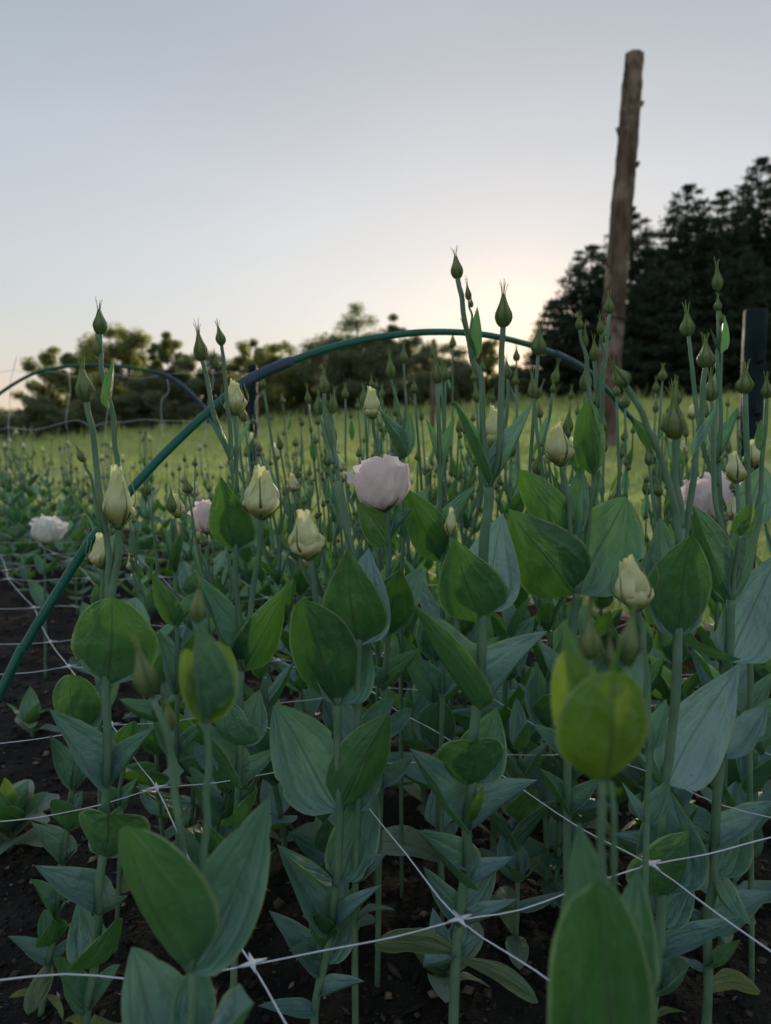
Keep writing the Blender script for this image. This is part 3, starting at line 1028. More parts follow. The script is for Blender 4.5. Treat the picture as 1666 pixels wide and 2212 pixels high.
def rad_at(prof, z):
    for (z0, r0), (z1, r1) in zip(prof, prof[1:]):
        if z <= z1:
            return r0 + (r1 - r0) * max(0, (z - z0)) / (z1 - z0)
    return prof[-1][1]
def sepal_strip(V, F, UV, prof, zs, wid, gap, ang=0.0, tipcurl=.1, keel=.035, off0=.0):
    """one sepal: a narrow keeled strip that follows the bud and runs out into a thread"""
    b = len(V)
    n = len(zs)
    for j, z in enumerate(zs):
        t = j / (n - 1)
        body = rad_at(prof, min(z, 1.0))
        R = body + .012 + gap * t ** 1.5
        if z > 1.0:
            R = body + .012 + gap + tipcurl * ((z - 1.0) / .4) ** 2
        w = wid * (.55 + .45 * math.sin(math.pi * min(1, t * 1.6 + .1))) * (1 - t) ** .8 + .013
        for s, kk in ((-1, 0), (0, keel * (1 - t * .6)), (1, 0), (0, -.012)):
            a = ang + s * min(1.0, w / max(R, .08))
            rr = R + kk
            V.append((rr * math.cos(a), rr * math.sin(a), z)); UV.append((s * .5 + .5, min(1, t)))
    for j in range(n - 1):
        for k in range(4):
            F.append((b + j * 4 + k, b + j * 4 + (k + 1) % 4, b + (j + 1) * 4 + (k + 1) % 4, b + (j + 1) * 4 + k))
def bud_body():
    V, F, UV = [], [], []
    lathe(CB_PROF, 15, V, F, UV, .05)
    return mesh('bud', V, F, M['bud'], UV)
BUD = bud_body()
ZS = [.02, .1, .2, .32, .45, .58, .72, .86, 1.0, 1.10, 1.20, 1.30, 1.38]
def sepal_mesh(k):
    V, F, UV = [], [], []
    z = ZS if k != 1 else [q if q < 1 else 1 + (q - 1) * 1.35 for q in ZS]
    sepal_strip(V, F, UV, CB_PROF, z, (.10, .085, .115)[k], (.03, .06, .015)[k], 0, (.17, .09, .30)[k], .062)
    return mesh('sepal', V, F, M['sepal'], UV)
SEPAL = [sepal_mesh(k) for k in range(3)]
OB_PROF = [(0, .11), (.07, .19), (.17, .32), (.29, .44), (.40, .50), (.51, .475), (.63, .38), (.76, .27), (.90, .20), (1.0, .185)]
def open_sepal(k):
    V, F, UV = [], [], []
    z = [.0, .05, .12, .2, .3, .4, .5, .62, .74, .84]
    sepal_strip(V, F, UV, OB_PROF, z, .060, (.30, .46, .20)[k], 0, 0, .04)
    return mesh('sepal', V, F, M['sepal'], UV)
OSEPAL = [open_sepal(k) for k in range(3)]
def petal_sheet(name, mat, prof, a0, span, h, seed, spiral=.07, ruffle=.05, scale=1.0, flare=0.0, nu=16, nv=11, lean=0.0, twist=.5, corner=.2, freq=15.0, edge=0.0):
    """one petal wrapped around the axis"""
    r = random.Random(seed)
    p1, p2 = r.uniform(0, 6), r.uniform(0, 6)
    V, F, UV = [], [], []
    for j in range(nv + 1):
        t = j / nv
        for i in range(nu + 1):
            s = i / nu
            e = abs(2 * s - 1)
            top = h * (1 - corner * e ** 3) + ruffle * .6 * math.sin(s * freq + p1) + ruffle * .4 * math.sin(s * freq * 2.2 + p2)
            z = t * top
            R = rad_at(prof, min(z / max(h, .01), 1.0)) * scale
            R *= 1 + spiral * (s - .5) * 2 * (.3 + .7 * t)
            R += flare * t ** 4 * (1 - .5 * e) + edge * e ** 4 * t ** 1.5
            R += ruffle * .8 * t ** 3 * math.sin(s * freq * 1.4 + p2) + .018 * math.sin(s * 7 + t * 8 + p1) + .014 * math.sin(s * 17 - t * 15 + p2) + .008 * math.sin(s * 41 + t * 6 + p1) * t
            if flare:
                z -= flare * .55 * max(0, t - .75) ** 1.2 * 3
            a = a0 + span * (s - .5) * (1 if t > .25 else (.55 + .45 * t / .25)) + twist * t
            V.append((R * math.cos(a) + lean * z * math.cos(a0), R * math.sin(a) + lean * z * math.sin(a0), z)); UV.append((s, t))
    n = nu + 1
    for j in range(nv):
        for i in range(nu):
            F.append((j * n + i, j * n + i + 1, (j + 1) * n + i + 1, (j + 1) * n + i))
    return mesh(name, V, F, mat, UV)
OB = []
for v in range(3):
    pets = []
    hs = [(1.0, .88, .92, .66, .5), (1.0, .95, .8, .85, .62), (1.0, .82, .9, .6, .72)][v]
    for k in range(5):
        sc = (.80, .90, .96, 1.0, 1.05)[k]
        pets.append(petal_sheet('petal', M['pale_petal'], OB_PROF, k * 2.3 + v * .8, (4.2, 3.3, 3.0, 2.6, 2.2)[k], hs[k], 200 + v * 10 + k, .075, .042, sc, twist=.9 - .1 * k, corner=.12 + .04 * k, freq=21.0, nu=22))
    OB.append(pets)
FL_PROF = [(0, .10), (.05, .22), (.14, .36), (.28, .465), (.42, .50), (.58, .49), (.78, .45), (1.0, .41)]
def flower_petals(mat, seed, openness=0.0):
    out = []
    spec = []
    for k in range(3):
        spec.append((k * 2.1 + .5, 2.2, (1.02, .96, 1.05)[k], .42, .03))
    for k in range(3):
        spec.append((k * 2.1 + 1.4, 2.0, (.98, 1.04, .94)[k], .74, .06))
    for k in range(5):
        spec.append((k * 1.257 - 1.9, (1.5, 1.7, 1.7, 1.35, 1.45)[k], (.86, .93, .95, .92, .74)[k], (1.0, .96, .94, 1.02, 1.10)[k], (.10, .05, .07, .42, .06)[k] + openness))
    for k, (a0, sp, h, sc, fl) in enumerate(spec):
        out.append(petal_sheet('petal', M[mat], FL_PROF, a0, sp, h, seed + k, .05, .030 + openness * .12, sc, fl, twist=.10, corner=-.10 if k == 10 else .14 if k % 2 else .05, edge=.16 if k > 5 else .10, nu=20, nv=14, freq=5.0 + 2.2 * (k % 3) + openness * 40))
    return out
FLOWER = {'pink': flower_petals('pink_petal', 300), 'white': flower_petals('white_petal', 340, .22)}

def frame_z(base, tip, width, spin=0.0):
    """matrix with z from base to tip (length = z scale) and the given width"""
    d = tip - base
    L = d.length
    z = d / L
    x = Vector((0, 1, 0)).cross(z)
    if x.length < 1e-4:
        x = Vector((1, 0, 0))
    x.normalize()
    y = z.cross(x)
    Mx = Matrix(((x.x * width, y.x * width, z.x * L, base.x), (x.y * width, y.y * width, z.y * L, base.y), (x.z * width, y.z * width, z.z * L, base.z), (0, 0, 0, 1)))
    return Mx @ Matrix.Rotation(spin, 4, 'Z')
def leaf_matrix(base, tip, wr, roll=0.0, face=None):
    d = tip - base
    L = d.length
    d = d / L
    up = Vector((0, 0, 1))
    n = up - d * up.dot(d)
    if n.length < .05:
        n = Vector((0, 1, 0)) - d * d.y
    n.normalize()
    if face:                                  # a leaf turned broadside: underside ('F') or upper side ('A') to the front
        f = {'F': Vector((0, 1, .25)), 'A': Vector((0, -1, .45)), 'V': Vector((0, -.26, 1))}[face]
        n = f - d * f.dot(d)
        n.normalize()
    n = Matrix.Rotation(roll, 3, d) @ n
    x = d.cross(n)
    w = L * wr
    return Matrix(((x.x * w, d.x * L, n.x * w, base.x), (x.y * w, d.y * L, n.y * w, base.y), (x.z * w, d.z * L, n.z * w, base.z), (0, 0, 0, 1)))
def put_bud(parent, base, tip, width, r, detail=True):
    Mx = frame_z(base, tip, width, r.uniform(0, 6.28))
    b = link('bud', BUD, parent, Mx)
    for k in range(5):
        link('sepal', SEPAL[r.choice((0, 0, 1, 2))], b, Matrix.Rotation(k * 1.2566 + r.uniform(-.12, .12), 4, 'Z') @ Matrix.Scale(r.uniform(.92, 1.06), 4, (0, 0, 1)))
    return b
def joined(kind, k):
    key = (kind, k)
    if key not in CACHE:
        V, F, UV, MI = [], [], [], []
        def add(me, Mx, mi):
            b = len(V)
            V.extend(Mx @ v.co for v in me.vertices)
            uv = {}
            for lp, d in zip(me.loops, me.uv_layers[0].data):
                uv[lp.vertex_index] = tuple(d.uv)
            UV.extend(uv.get(i, (0, 0)) for i in range(len(me.vertices)))
            for p in me.polygons:
                F.append(tuple(b + i for i in p.vertices)); MI.append(mi)
        r = random.Random(k + 900)
        I4 = Matrix.Identity(4)
        if kind == 'bud':
            add(BUD, I4, 0)
            for q in range(5):
                add(SEPAL[r.choice((0, 0, 1, 2))], Matrix.Rotation(q * 1.2566 + r.uniform(-.12, .12), 4, 'Z'), 1)
            CACHE[key] = mesh('bud', V, F, [M['bud'], M['sepal']], UV, midx=MI)
        else:
            for p in OB[k % 3]:
                add(p, I4, 0)
            for q in range(5):
                add(OSEPAL[r.choice((0, 0, 1, 2))], Matrix.Rotation(q * 1.2566 + r.uniform(-.15, .15), 4, 'Z'), 1)
            CACHE[key] = mesh('opening_bud', V, F, [M['pale_petal'], M['sepal']], UV, midx=MI)
    return CACHE[key]
def put_open_bud(parent, base, tip, width, r):
    Mx = frame_z(base, tip, width, r.uniform(0, 6.28))
    pets = OB[r.randrange(3)]
    V, F, UV = [], [], []
    if 'receptacle' not in CACHE:
        lathe([(-.03, .10), (.0, .16), (.03, .22), (.05, .2)], 12, V, F, UV)
        CACHE['receptacle'] = mesh('receptacle', V, F, M['sepal'], UV)
    b = link('opening_bud', CACHE['receptacle'], parent, Mx)
    for p in pets:
        link('petal', p, b)
    for k in range(5):
        link('sepal', OSEPAL[r.choice((0, 0, 1, 2))], b, Matrix.Rotation(k * 1.2566 + r.uniform(-.15, .15), 4, 'Z') @ Matrix.Scale(r.uniform(.85, 1.1), 4, (0, 0, 1)))
    return b
def put_flower(parent, base, tip, width, r, kind, spin=0.0):
    Mx = frame_z(base, tip, width, spin)
    if 'calyx' not in CACHE:
        V, F, UV = [], [], []
        lathe([(-.05, .07), (.0, .12), (.05, .22), (.08, .18)], 12, V, F, UV)
        CACHE['calyx'] = mesh('calyx', V, F, M['sepal'], UV)
        V, F, UV = [], [], []
        sepal_strip(V, F, UV, FL_PROF, [.0, .03, .06, .09, .12, .16, .2, .25], .05, .12, 0, 0, .02)
        CACHE['fsepal'] = mesh('sepal', V, F, M['sepal'], UV)
    b = link('flower', CACHE['calyx'], parent, Mx)
    for p in FLOWER[kind]:
        link('petal', p, b)
    for k in range(5):
        link('sepal', CACHE['fsepal'], b, Matrix.Rotation(k * 1.2566 + .3, 4, 'Z'))
    return b
CACHE = {}

# ------------------------------------------------------------------ lisianthus plants shown one by one
PX = lambda w, Y: w * Y / FPX
def vground(Y):
    d = Vector((0, Y, -CAM_H))
    return 1106 - FPX * d.dot(UPV) / d.dot(FWD)
def hero(label, Y, base_u, main, r0, branches=(), leaves=(), seed=1, group='lisianthus plants in the front of the bed', young=False):
    """main: stem pixels from low to high; branches: (path, radius, buds); leaves: (base, tip, depth change, width ratio[, roll][, kind])"""
    r = random.Random(seed * 77 + 5)
    b = W(base_u, vground(Y), Y)
    b.z = soil_z(b.x, b.y) - .004
    root = empty('lisianthus_plant', b)
    tag(root, label, 'plant', group)
    def stem(name, pts, ra, rb, nodes=True):
        sm = catmull(pts, 6)
        n = len(sm)
        ox = r.uniform(0, 50)
        for i in range(1, n - 1):
            e = min(1, i / 4, (n - 1 - i) / 4)
            sm[i] = sm[i] + Vector((noise.noise(Vector((ox, i * .21, 0))), noise.noise(Vector((ox, i * .21, 9))), 0)) * (.0030 * e)
        V, F = tube(sm, [(ra + (rb - ra) * i / (n - 1)) * (1 + .06 * noise.noise(Vector((ox, i * .7, 4)))) for i in range(n)], 9)
        link(name, mesh(name, V, F, M['stem']), root)
    mp = [Vector((0, 0, 0))] + [W(u, v, Y) - b for u, v in main]
    stem('stem', mp, r0, r0 * .86)
    for br in branches:
        path, ra, buds = br[0], br[1], br[2]
        dz = br[3] if len(br) > 3 else r.uniform(-.02, .02)
        n = len(path)
        vmax, vmin = path[0][1], path[-1][1]
        def at(u, v):
            f = (vmax - v) / max(1, vmax - vmin)
            return W(u, v, Y + dz * max(0, min(1.3, f))) - b
        if n > 1:
            stem('branch', [at(u, v) for u, v in path], ra, ra * .72)
        for bd in buds:
            kind, bu, bv, tu, tv, w = bd[:6]
            p0, p1 = at(bu, bv), at(tu, tv)
            wd = PX(w, Y) * (.9 if kind == 'c' else 1.0)
            if kind == 'c':
                put_bud(root, p0, p1, wd, r)
            elif kind == 'o':
                put_open_bud(root, p0, p1, wd, r)
            else:
                put_flower(root, p0, p1, wd, r, kind, bd[6] if len(bd) > 6 else 0)
    for lf in leaves:
        bu, bv, tu, tv, dy, wr_ = lf[:6]
        roll = lf[6] if len(lf) > 6 else r.uniform(-.15, .15)
        kind = lf[7] if len(lf) > 7 else None
        face = None
        if roll in ('F', 'A'):
            face, roll = roll, r.uniform(-.18, .18)
        elif roll == 0 and dy < -.015:
            face = 'F'
        elif dy > .028:
            face = 'A'
        elif abs(dy) < .016 and wr_ < .52 and kind is None:
            face = 'V'
        pl = (W(bu, bv, Y) - W(tu, tv, Y)).length
        dy = max(-.36 * pl, min(.42 * pl, dy))
        p0, p1 = W(bu, bv, Y) - b, W(tu, tv, Y + dy) - b
        if kind == 'y':
            me = r.choice(LEAF_YOUNG)
        elif kind == 'old':
            me = r.choice(LEAF_OLD)
        elif kind == 'yo':
            me = r.choice(LEAF_YOVAL)
        elif kind == 'oval':
            me = r.choice(LEAF_OVAL)
        elif kind == 'b' or wr_ < .26:
            me = r.choice(BRACT)
        elif kind == 'f' or (abs(dy) < .016 and wr_ < .5):
            me = r.choice(LEAF_FOLD)
        else:
            me = r.choice([m for i, m in enumerate(LEAF) if i % 3 == 0] if face == 'F' else LEAF)
        link('leaf', me, root, leaf_matrix(p0, p1, wr_, roll, face))
    return root

hero('lisianthus with the very large heart shaped leaf left of the green hoop', .56, 180,
     [(190, 2180), (203, 2080), (212, 1975), (224, 1850), (231, 1700), (235, 1475), (238, 1290)], .0040,
     [([(236, 1300), (238, 1221), (230, 1133), (216, 1068), (202, 945), (187, 868)], .0030, [('c', 187, 868, 177, 792, 42)], .0),
      ([(240, 1300), (252, 1221), (258, 1138)], .0032, [('o', 257, 1140, 250, 1004, 64)], -.01),
      ([(240, 1300), (256, 1180), (268, 1060), (257, 1000), (248, 960), (236, 884), (222, 800), (216, 722)], .0026, [('c', 216, 722, 214, 668, 33), ('c', 213, 770, 208, 724, 22)], .02),
      ([(230, 1150), (208, 1090), (196, 1030), (182, 997)], .0016, [('c', 182, 997, 166, 966, 20)], .01)],
     [(234, 1478, 247, 1283, -.022, .80, 0), (236, 1478, 292, 1288, .045, .75), (232, 1702, 112, 1530, -.012, .46), (232, 1702, 330, 1568, .012, .46),
      (224, 1855, 241, 1743, -.026, 1.0, 0), (226, 1853, 262, 1740, .03, .85), (212, 1977, 88, 1862, -.012, .48), (212, 1977, 278, 1935, .012, .45),
      (203, 2082, 252, 1985, -.03, .85), (205, 2082, 170, 1945, .04, .7), (190, 2180, 128, 2068, -.01, .5), (192, 2180, 264, 2085, .01, .5),
      (236, 884, 248, 778, -.005, .27, .3), (230, 1164, 136, 1042, -.015, .10, .2, 'b'), (188, 2230, 150, 2190, -.03, .6, 0, 'old'), (195, 2240, 260, 2200, -.02, .6, 0, 'old')], 1)
hero('short small leaved lisianthus at the lower left corner', .62, 88,
     [(105, 2085), (120, 1985), (135, 1868), (157, 1706), (168, 1590), (176, 1530)], .0030, [],
     [(105, 2085, 20, 2020, -.01, .42), (105, 2085, 166, 2020, .01, .42), (112, 2042, 118, 1988, -.02, .9), (110, 2045, 95, 1965, .02, .6),
      (118, 1982, 69, 1898, -.012, .46), (118, 1982, 158, 1895, .012, .46), (122, 1950, 126, 1880, .02, .8), (133, 1870, 78, 1773, -.012, .48), (133, 1870, 174, 1820, .012, .4),
      (147, 1796, 122, 1722, -.02, .78), (150, 1795, 182, 1708, .025, .6), (157, 1706, 105, 1588, -.012, .44), (157, 1706, 182, 1615, .02, .5),
      (167, 1590, 150, 1463, -.022, .64), (168, 1590, 214, 1478, .03, .62), (95, 2150, 20, 2150, -.02, .4, 0, 'old'), (95, 2150, 140, 2200, -.05, .45, 0, 'old'), (175, 1535, 190, 1470, .0, .3), (110, 2080, 60, 2190, -.04, .45, 0, 'old')], 2)
hero('single leafed young lisianthus between the heart leaf and the net knot', .70, 252,
     [(258, 1760), (262, 1660), (268, 1610)], .0024, [],
     [(262, 1662, 286, 1553, -.02, .55), (262, 1662, 245, 1570, .02, .5), (259, 1760, 300, 1680, .0, .45), (259, 1760, 215, 1690, .0, .45), (256, 1850, 310, 1790, -.02, .5), (256, 1850, 200, 1800, .0, .5),
      (254, 1930, 330, 1890, -.02, .5, 0, 'old'), (254, 1930, 180, 1900, .03, .5, 0, 'old')], 3)
hero('blurred lisianthus close to the lens at lower left, two leaves in a wide V', .33, 420,
     [(417, 2200), (410, 2095)], .0026,
     [([(408, 2095), (396, 1813), (372, 1620), (332, 1512)], .0022, [('c', 324, 1502, 297, 1396, 58)], .0),
      ([(412, 2095), (440, 1850), (452, 1713), (444, 1560)], .0022, [], .005),
      ([(444, 1560), (433, 1430), (428, 1345)], .0016, [('c', 428, 1345, 430, 1270, 44)], .01),
      ([(385, 1700), (374, 1620), (368, 1580)], .0014, [('c', 368, 1580, 360, 1510, 34)], .01)],
     [(408, 2097, 262, 1800, -.030, .44, 'F'), (412, 2097, 582, 1722, .030, .46, 'A'), (415, 2330, 285, 2045, .02, .62), (415, 2330, 520, 2135, -.03, .85), (417, 2240, 420, 2080, .05, .7),
      (443, 1562, 424, 1345, -.014, .42, 'F'), (448, 1562, 474, 1385, .008, .62, 'F', 'yo'), (442, 1562, 400, 1400, .008, .40, 'F', 'yo')], 4)
hero('out of focus lisianthus close to the lens at right with a yellow green leaf cup', .265, 1335,
     [(1316, 2330), (1308, 2100), (1303, 1900), (1300, 1685)], .0019,
     [([(1322, 2320), (1326, 1900), (1320, 1690)], .0014, [], .006),
      ([(1303, 1685), (1292, 1560), (1278, 1440)], .0015, [('c', 1276, 1425, 1272, 1330, 58), ('c', 1240, 1460, 1226, 1380, 34)], .01),
      ([(1308, 1685), (1330, 1560), (1354, 1440)], .0015, [('c', 1354, 1425, 1366, 1330, 54), ('c', 1318, 1440, 1318, 1380, 30)], .012)],
     [(1303, 1687, 1326, 1448, -.010, .74, 'F', 'yo'), (1298, 1687, 1222, 1400, .004, .42, 'F', 'yo'), (1298, 1600, 1216, 1335, .010, .22, 'F'), (1308, 1640, 1392, 1400, .016, .25, 'A'), (1296, 1560, 1352, 1366, -.008, .17, .4, 'b'),
      (1310, 2440, 1285, 1903, -.022, .34, 'F', 'oval'), (1310, 2340, 1250, 1775, .030, .36), (1314, 2340, 1380, 1880, .030, .34), (1297, 1600, 1240, 1390, .02, .3, .5, 'y')], 5)
hero('lisianthus with the largest pale opening bud below the slate sleeve', .60, 502,
     [(508, 1850), (512, 1700), (518, 1600), (521, 1446)], .0036,
     [([(520, 1446), (514, 1300), (509, 1185), (508, 1066), (500, 992)], .0028, [], 0),
      ([(500, 992), (468, 906), (437, 779)], .0024, [('c', 437, 779, 428, 718, 35)], .01),
      ([(500, 992), (499, 924), (486, 805), (479, 746)], .0020, [('c', 479, 746, 471, 706, 23), ('c', 470, 797, 464, 764, 13)], -.01),
      ([(512, 1064), (511, 960), (509, 896)], .0024, [('o', 509, 896, 505, 818, 50)], .015),
      ([(523, 1446), (547, 1296), (567, 1118)], .0030, [('o', 567, 1118, 563, 1007, 84)], -.015)],
     [(509, 1188, 478, 1030, -.024, .58, 0), (510, 1188, 562, 1040, .03, .5), (520, 1448, 430, 1238, -.012, .42), (523, 1448, 617, 1272, -.016, .42, 'F'), (498, 990, 451, 898, -.004, .2), (503, 990, 545, 905, .01, .2),
      (516, 1612, 478, 1515, -.028, .95), (517, 1612, 560, 1490, .03, .7), (511, 1702, 418, 1560, -.012, .46), (512, 1702, 602, 1612, .012, .44), (508, 1850, 430, 1765, -.02, .5), (508, 1850, 585, 1765, .012, .5),
      (509, 1780, 540, 1690, -.03, .8), (505, 1950, 440, 1900, .02, .5), (505, 1950, 580, 1920, .03, .5), (503, 2010, 560, 2000, -.03, .5, 0, 'old')], 6)
hero('lisianthus in the middle whose lower leaf is broad, blue green and upturned', .585, 668,
     [(680, 2190), (710, 2013), (728, 1908), (735, 1750), (731, 1640), (729, 1522)], .0040,
     [([(729, 1522), (705, 1462), (688, 1336), (668, 1207)], .0030, [('o', 667, 1206, 655, 1099, 78)], -.01),
      ([(730, 1522), (744, 1440), (754, 1390), (760, 1290), (754, 1180), (738, 1060), (722, 965)], .0030, [('c', 716, 966, 711, 893, 38)], .08)],
     [(727, 1522, 652, 1284, -.024, .54, 0), (733, 1520, 782, 1352, .035, .78), (722, 1520, 668, 1385, .012, .35), (727, 1748, 592, 1520, .032, .60), (735, 1745, 838, 1523, -.024, .42, 'F'),
      (735, 1902, 803, 1703, .03, .55), (726, 1912, 618, 1828, -.03, .52), (711, 2015, 603, 1823, .012, .46), (712, 2015, 822, 1910, -.01, .3), (705, 2080, 768, 1915, .04, .52),
      (692, 2110, 584, 1965, .014, .42), (690, 2075, 630, 2043, -.03, .6), (682, 2185, 562, 2160, -.03, .45), (688, 2150, 785, 2116, .0, .4), (700, 2050, 690, 1960, -.03, .5)], 7)
hero('lisianthus with one big smooth upright leaf left of the pink bloom stem', .592, 768,
     [(772, 1750), (774, 1600), (774, 1395), (768, 1250), (752, 1160), (728, 1040)], .0032,
     [([(752, 1160), (735, 1050), (708, 940), (700, 850)], .0022, [('c', 700, 850, 700, 808, 27)], .03),
      ([(720, 1000), (700, 930), (690, 895)], .0016, [('c', 690, 897, 688, 852, 24)], .03),
      ([(726, 1010), (722, 940), (717, 893)], .0016, [('c', 717, 893, 722, 850, 24)], .03)],
     [(772, 1393, 751, 1185, -.024, .62, 0), (774, 1393, 796, 1178, .03, .62), (773, 1610, 720, 1480, .012, .5), (773, 1610, 842, 1500, .012, .5), (772, 1750, 830, 1660, .01, .5), (772, 1750, 715, 1670, .01, .5), (769, 1900, 830, 1840, -.01, .5), (769, 1900, 715, 1860, .02, .5), (765, 2000, 850, 1960, .0, .5, 0, 'old')], 8)
hero('lisianthus carrying the open blush pink bloom in the middle', .66, 815,
     [(826, 1560), (829, 1490), (836, 1370), (839, 1230), (838, 1098)], .0030,
     [([(838, 1098)], .003, [('pink', 832, 1100, 819, 988, 106, 1.2)], 0),
      ([(838, 1180), (858, 1080), (866, 1010)], .0018, [], .0)],
     [(838, 1373, 862, 1220, -.022, .55, 0), (838, 1373, 900, 1222, .02, .5), (829, 1492, 912, 1400, .0, .42), (829, 1492, 758, 1425, .0, .42), (826, 1600, 890, 1530, .01, .5), (826, 1600, 770, 1520, .01, .5),
      (842, 1172, 780, 1085, .02, .75, 'F'), (846, 1160, 890, 1095, .01, .35), (824, 1700, 890, 1640, .0, .5), (824, 1700, 760, 1640, .0, .5)], 9)
hero('lisianthus whose narrow dark leaf touches the right side of the pink bloom', .72, 955,
     [(955, 1500), (957, 1350), (955, 1215), (950, 1000), (946, 828)], .0026,
     [([(950, 1000)], .002, [('c', 946, 828, 941, 775, 30)], 0)],
     [(953, 1213, 876, 1048, -.02, .5, 0), (957, 1213, 1022, 1042, .012, .36), (950, 1010, 985, 900, .01, .25), (950, 1010, 925, 900, .0, .25), (957, 1352, 900, 1260, .012, .5), (957, 1352, 1010, 1260, -.012, .5), (955, 1500, 1000, 1400, -.01, .5), (955, 1500, 905, 1420, .01, .5)], 10)
hero('tallest lisianthus, two dark buds standing against the sunset sky', .56, 978,
     [(985, 2060), (992, 2003), (1005, 1913), (1009, 1795), (1018, 1690), (1032, 1530), (1041, 1340), (1050, 1170), (1057, 1052)], .0046,
     [([(1055, 1052), (1045, 1000), (1037, 827), (1022, 770), (1000, 660), (989, 602)], .0027, [('c', 989, 602, 984, 553, 29)], .01),
      ([(1022, 770), (1019, 690), (1013, 648)], .0011, [('c', 1013, 648, 1009, 614, 15), ('c', 1019, 664, 1018, 644, 9)], .005),
      ([(1058, 1052), (1072, 1000), (1084, 820), (1087, 707)], .0030, [('c', 1087, 707, 1088, 634, 39)], -.01),
      ([(1060, 1052), (1085, 950), (1098, 890), (1097, 820)], .0018, [('c', 1097, 818, 1094, 780, 23)], .015),
      ([(1058, 1052), (1066, 970)], .0026, [('o', 1066, 972, 1068, 876, 52)], .03),
      ([(1031, 1530), (1000, 1430), (983, 1332), (974, 1158)], .0026, [('o', 973, 1160, 975, 1096, 32)], .04)],
     [(1056, 1053, 981, 857, -.004, .30), (1060, 1053, 1152, 873, .004, .30), (1042, 1343, 979, 1161, -.028, .68, 0), (1043, 1322, 1087, 1106, .03, .6), (1030, 1533, 889, 1310, -.012, .44), (1034, 1533, 1176, 1355, .014, .44),
      (1018, 1702, 1022, 1584, -.028, 1.0, 0), (1020, 1690, 1072, 1528, .03, .7), (1006, 1797, 894, 1614, -.014, .46), (1010, 1797, 1156, 1677, .012, .44), (1024, 1772, 1046, 1698, -.01, .5, .3, 'y'),
      (1004, 1914, 914, 1788, -.012, .48), (1006, 1914, 1110, 1853, .012, .45), (1006, 1872, 952, 1848, -.03, .7), (991, 2003, 912, 1872, .012, .42), (993, 2003, 1120, 1944, -.01, .3), (1000, 1960, 1076, 1860, .035, .5),
      (985, 2062, 915, 2090, -.05, .9), (985, 2062, 808, 2028, -.02, .35, 0, 'old'), (988, 2075, 1165, 2160, -.05, .25, 0, 'old'), (986, 2040, 1010, 1950, .03, .6), (1028, 775, 999, 682, -.004, .25, .4), (1031, 775, 1030, 660, .004, .22, -.4)], 11)
hero('lisianthus with two broad wing like leaves right of centre', .62, 1228,
     [(1228, 1700), (1226, 1500), (1238, 1370), (1246, 1280)], .0040,
     [([(1244, 1280), (1238, 1200), (1228, 1102), (1221, 1040), (1212, 1004)], .0027, [('o', 1211, 1004, 1202, 914, 62)], -.01),
      ([(1248, 1280), (1266, 1200), (1279, 1066), (1283, 1022), (1289, 930), (1290, 860), (1284, 780)], .0027, [('c', 1284, 780, 1283, 735, 23)], .01),
      ([(1283, 1022), (1275, 850), (1264, 770), (1253, 712)], .0020, [('c', 1253, 712, 1250, 682, 19), ('c', 1266, 750, 1264, 712, 13)], -.01),
      ([(1290, 900), (1308, 800), (1317, 678)], .0018, [('c', 1317, 678, 1316, 640, 25)], .015),
      ([(1292, 880), (1302, 780), (1298, 722)], .0014, [('c', 1298, 722, 1296, 690, 17)], -.015),
      ([(1246, 1280), (1192, 1130), (1165, 960), (1154, 860)], .0020, [('c', 1153, 860, 1150, 816, 27), ('c', 1160, 862, 1172, 830, 14)], .03)],
     [(1240, 1284, 1103, 1105, -.022, .66, 'F'), (1249, 1282, 1356, 1071, .03, .72), (1283, 1025, 1269, 856, -.02, .40, 0), (1285, 1025, 1250, 930, .02, .4), (1228, 1162, 1121, 1012, -.018, .42, 'F'), (1232, 1162, 1254, 1000, .014, .36),
      (1228, 1500, 1165, 1380, .0, .5), (1228, 1500, 1300, 1390, -.01, .5), (1228, 1640, 1160, 1560, .01, .5), (1228, 1640, 1300, 1540, .01, .5), (1228, 1760, 1170, 1660, .0, .45), (1228, 1760, 1300, 1680, .0, .45)], 12)
hero('lisianthus with a tall pointed leaf and one fat closed bud, right of the log pole', .55, 1402,
     [(1415, 2150), (1425, 2068), (1433, 1930), (1437, 1708), (1452, 1600), (1463, 1375), (1470, 1140)], .0042,
     [([(1470, 1140), (1465, 1050), (1459, 948)], .0034, [('c', 1459, 948, 1455, 862, 50)], .0),
      ([(1467, 1300), (1490, 1100), (1500, 985), (1520, 860), (1525, 792)], .0028, [('c', 1525, 794, 1524, 738, 39)], .01),
      ([(1468, 1180), (1455, 1079), (1419, 963), (1379, 880), (1352, 832)], .0028, [('c', 1352, 834, 1324, 788, 40)], -.02)],
     [(1463, 1377, 1481, 1141, -.024, .56, 0), (1462, 1377, 1420, 1120, .03, .5), (1442, 1692, 1614, 1430, .032, .45), (1436, 1705, 1371, 1616, .0, .55), (1437, 1927, 1452, 1708, .04, .74), (1436, 1937, 1500, 1808, -.038, 1.05, .2),
      (1427, 2070, 1608, 1982, -.004, .30), (1424, 2070, 1360, 1960, .02, .5), (1418, 2150, 1490, 2085, -.03, .8), (1418, 2150, 1350, 2070, .03, .6), (1495, 985, 1546, 880, .004, .22), (1424, 972, 1367, 903, -.012, .32, 'F'), (1412, 2200, 1480, 2180, -.02, .5, 0, 'old'), (1428, 2000, 1500, 1900, .04, .5)], 13)
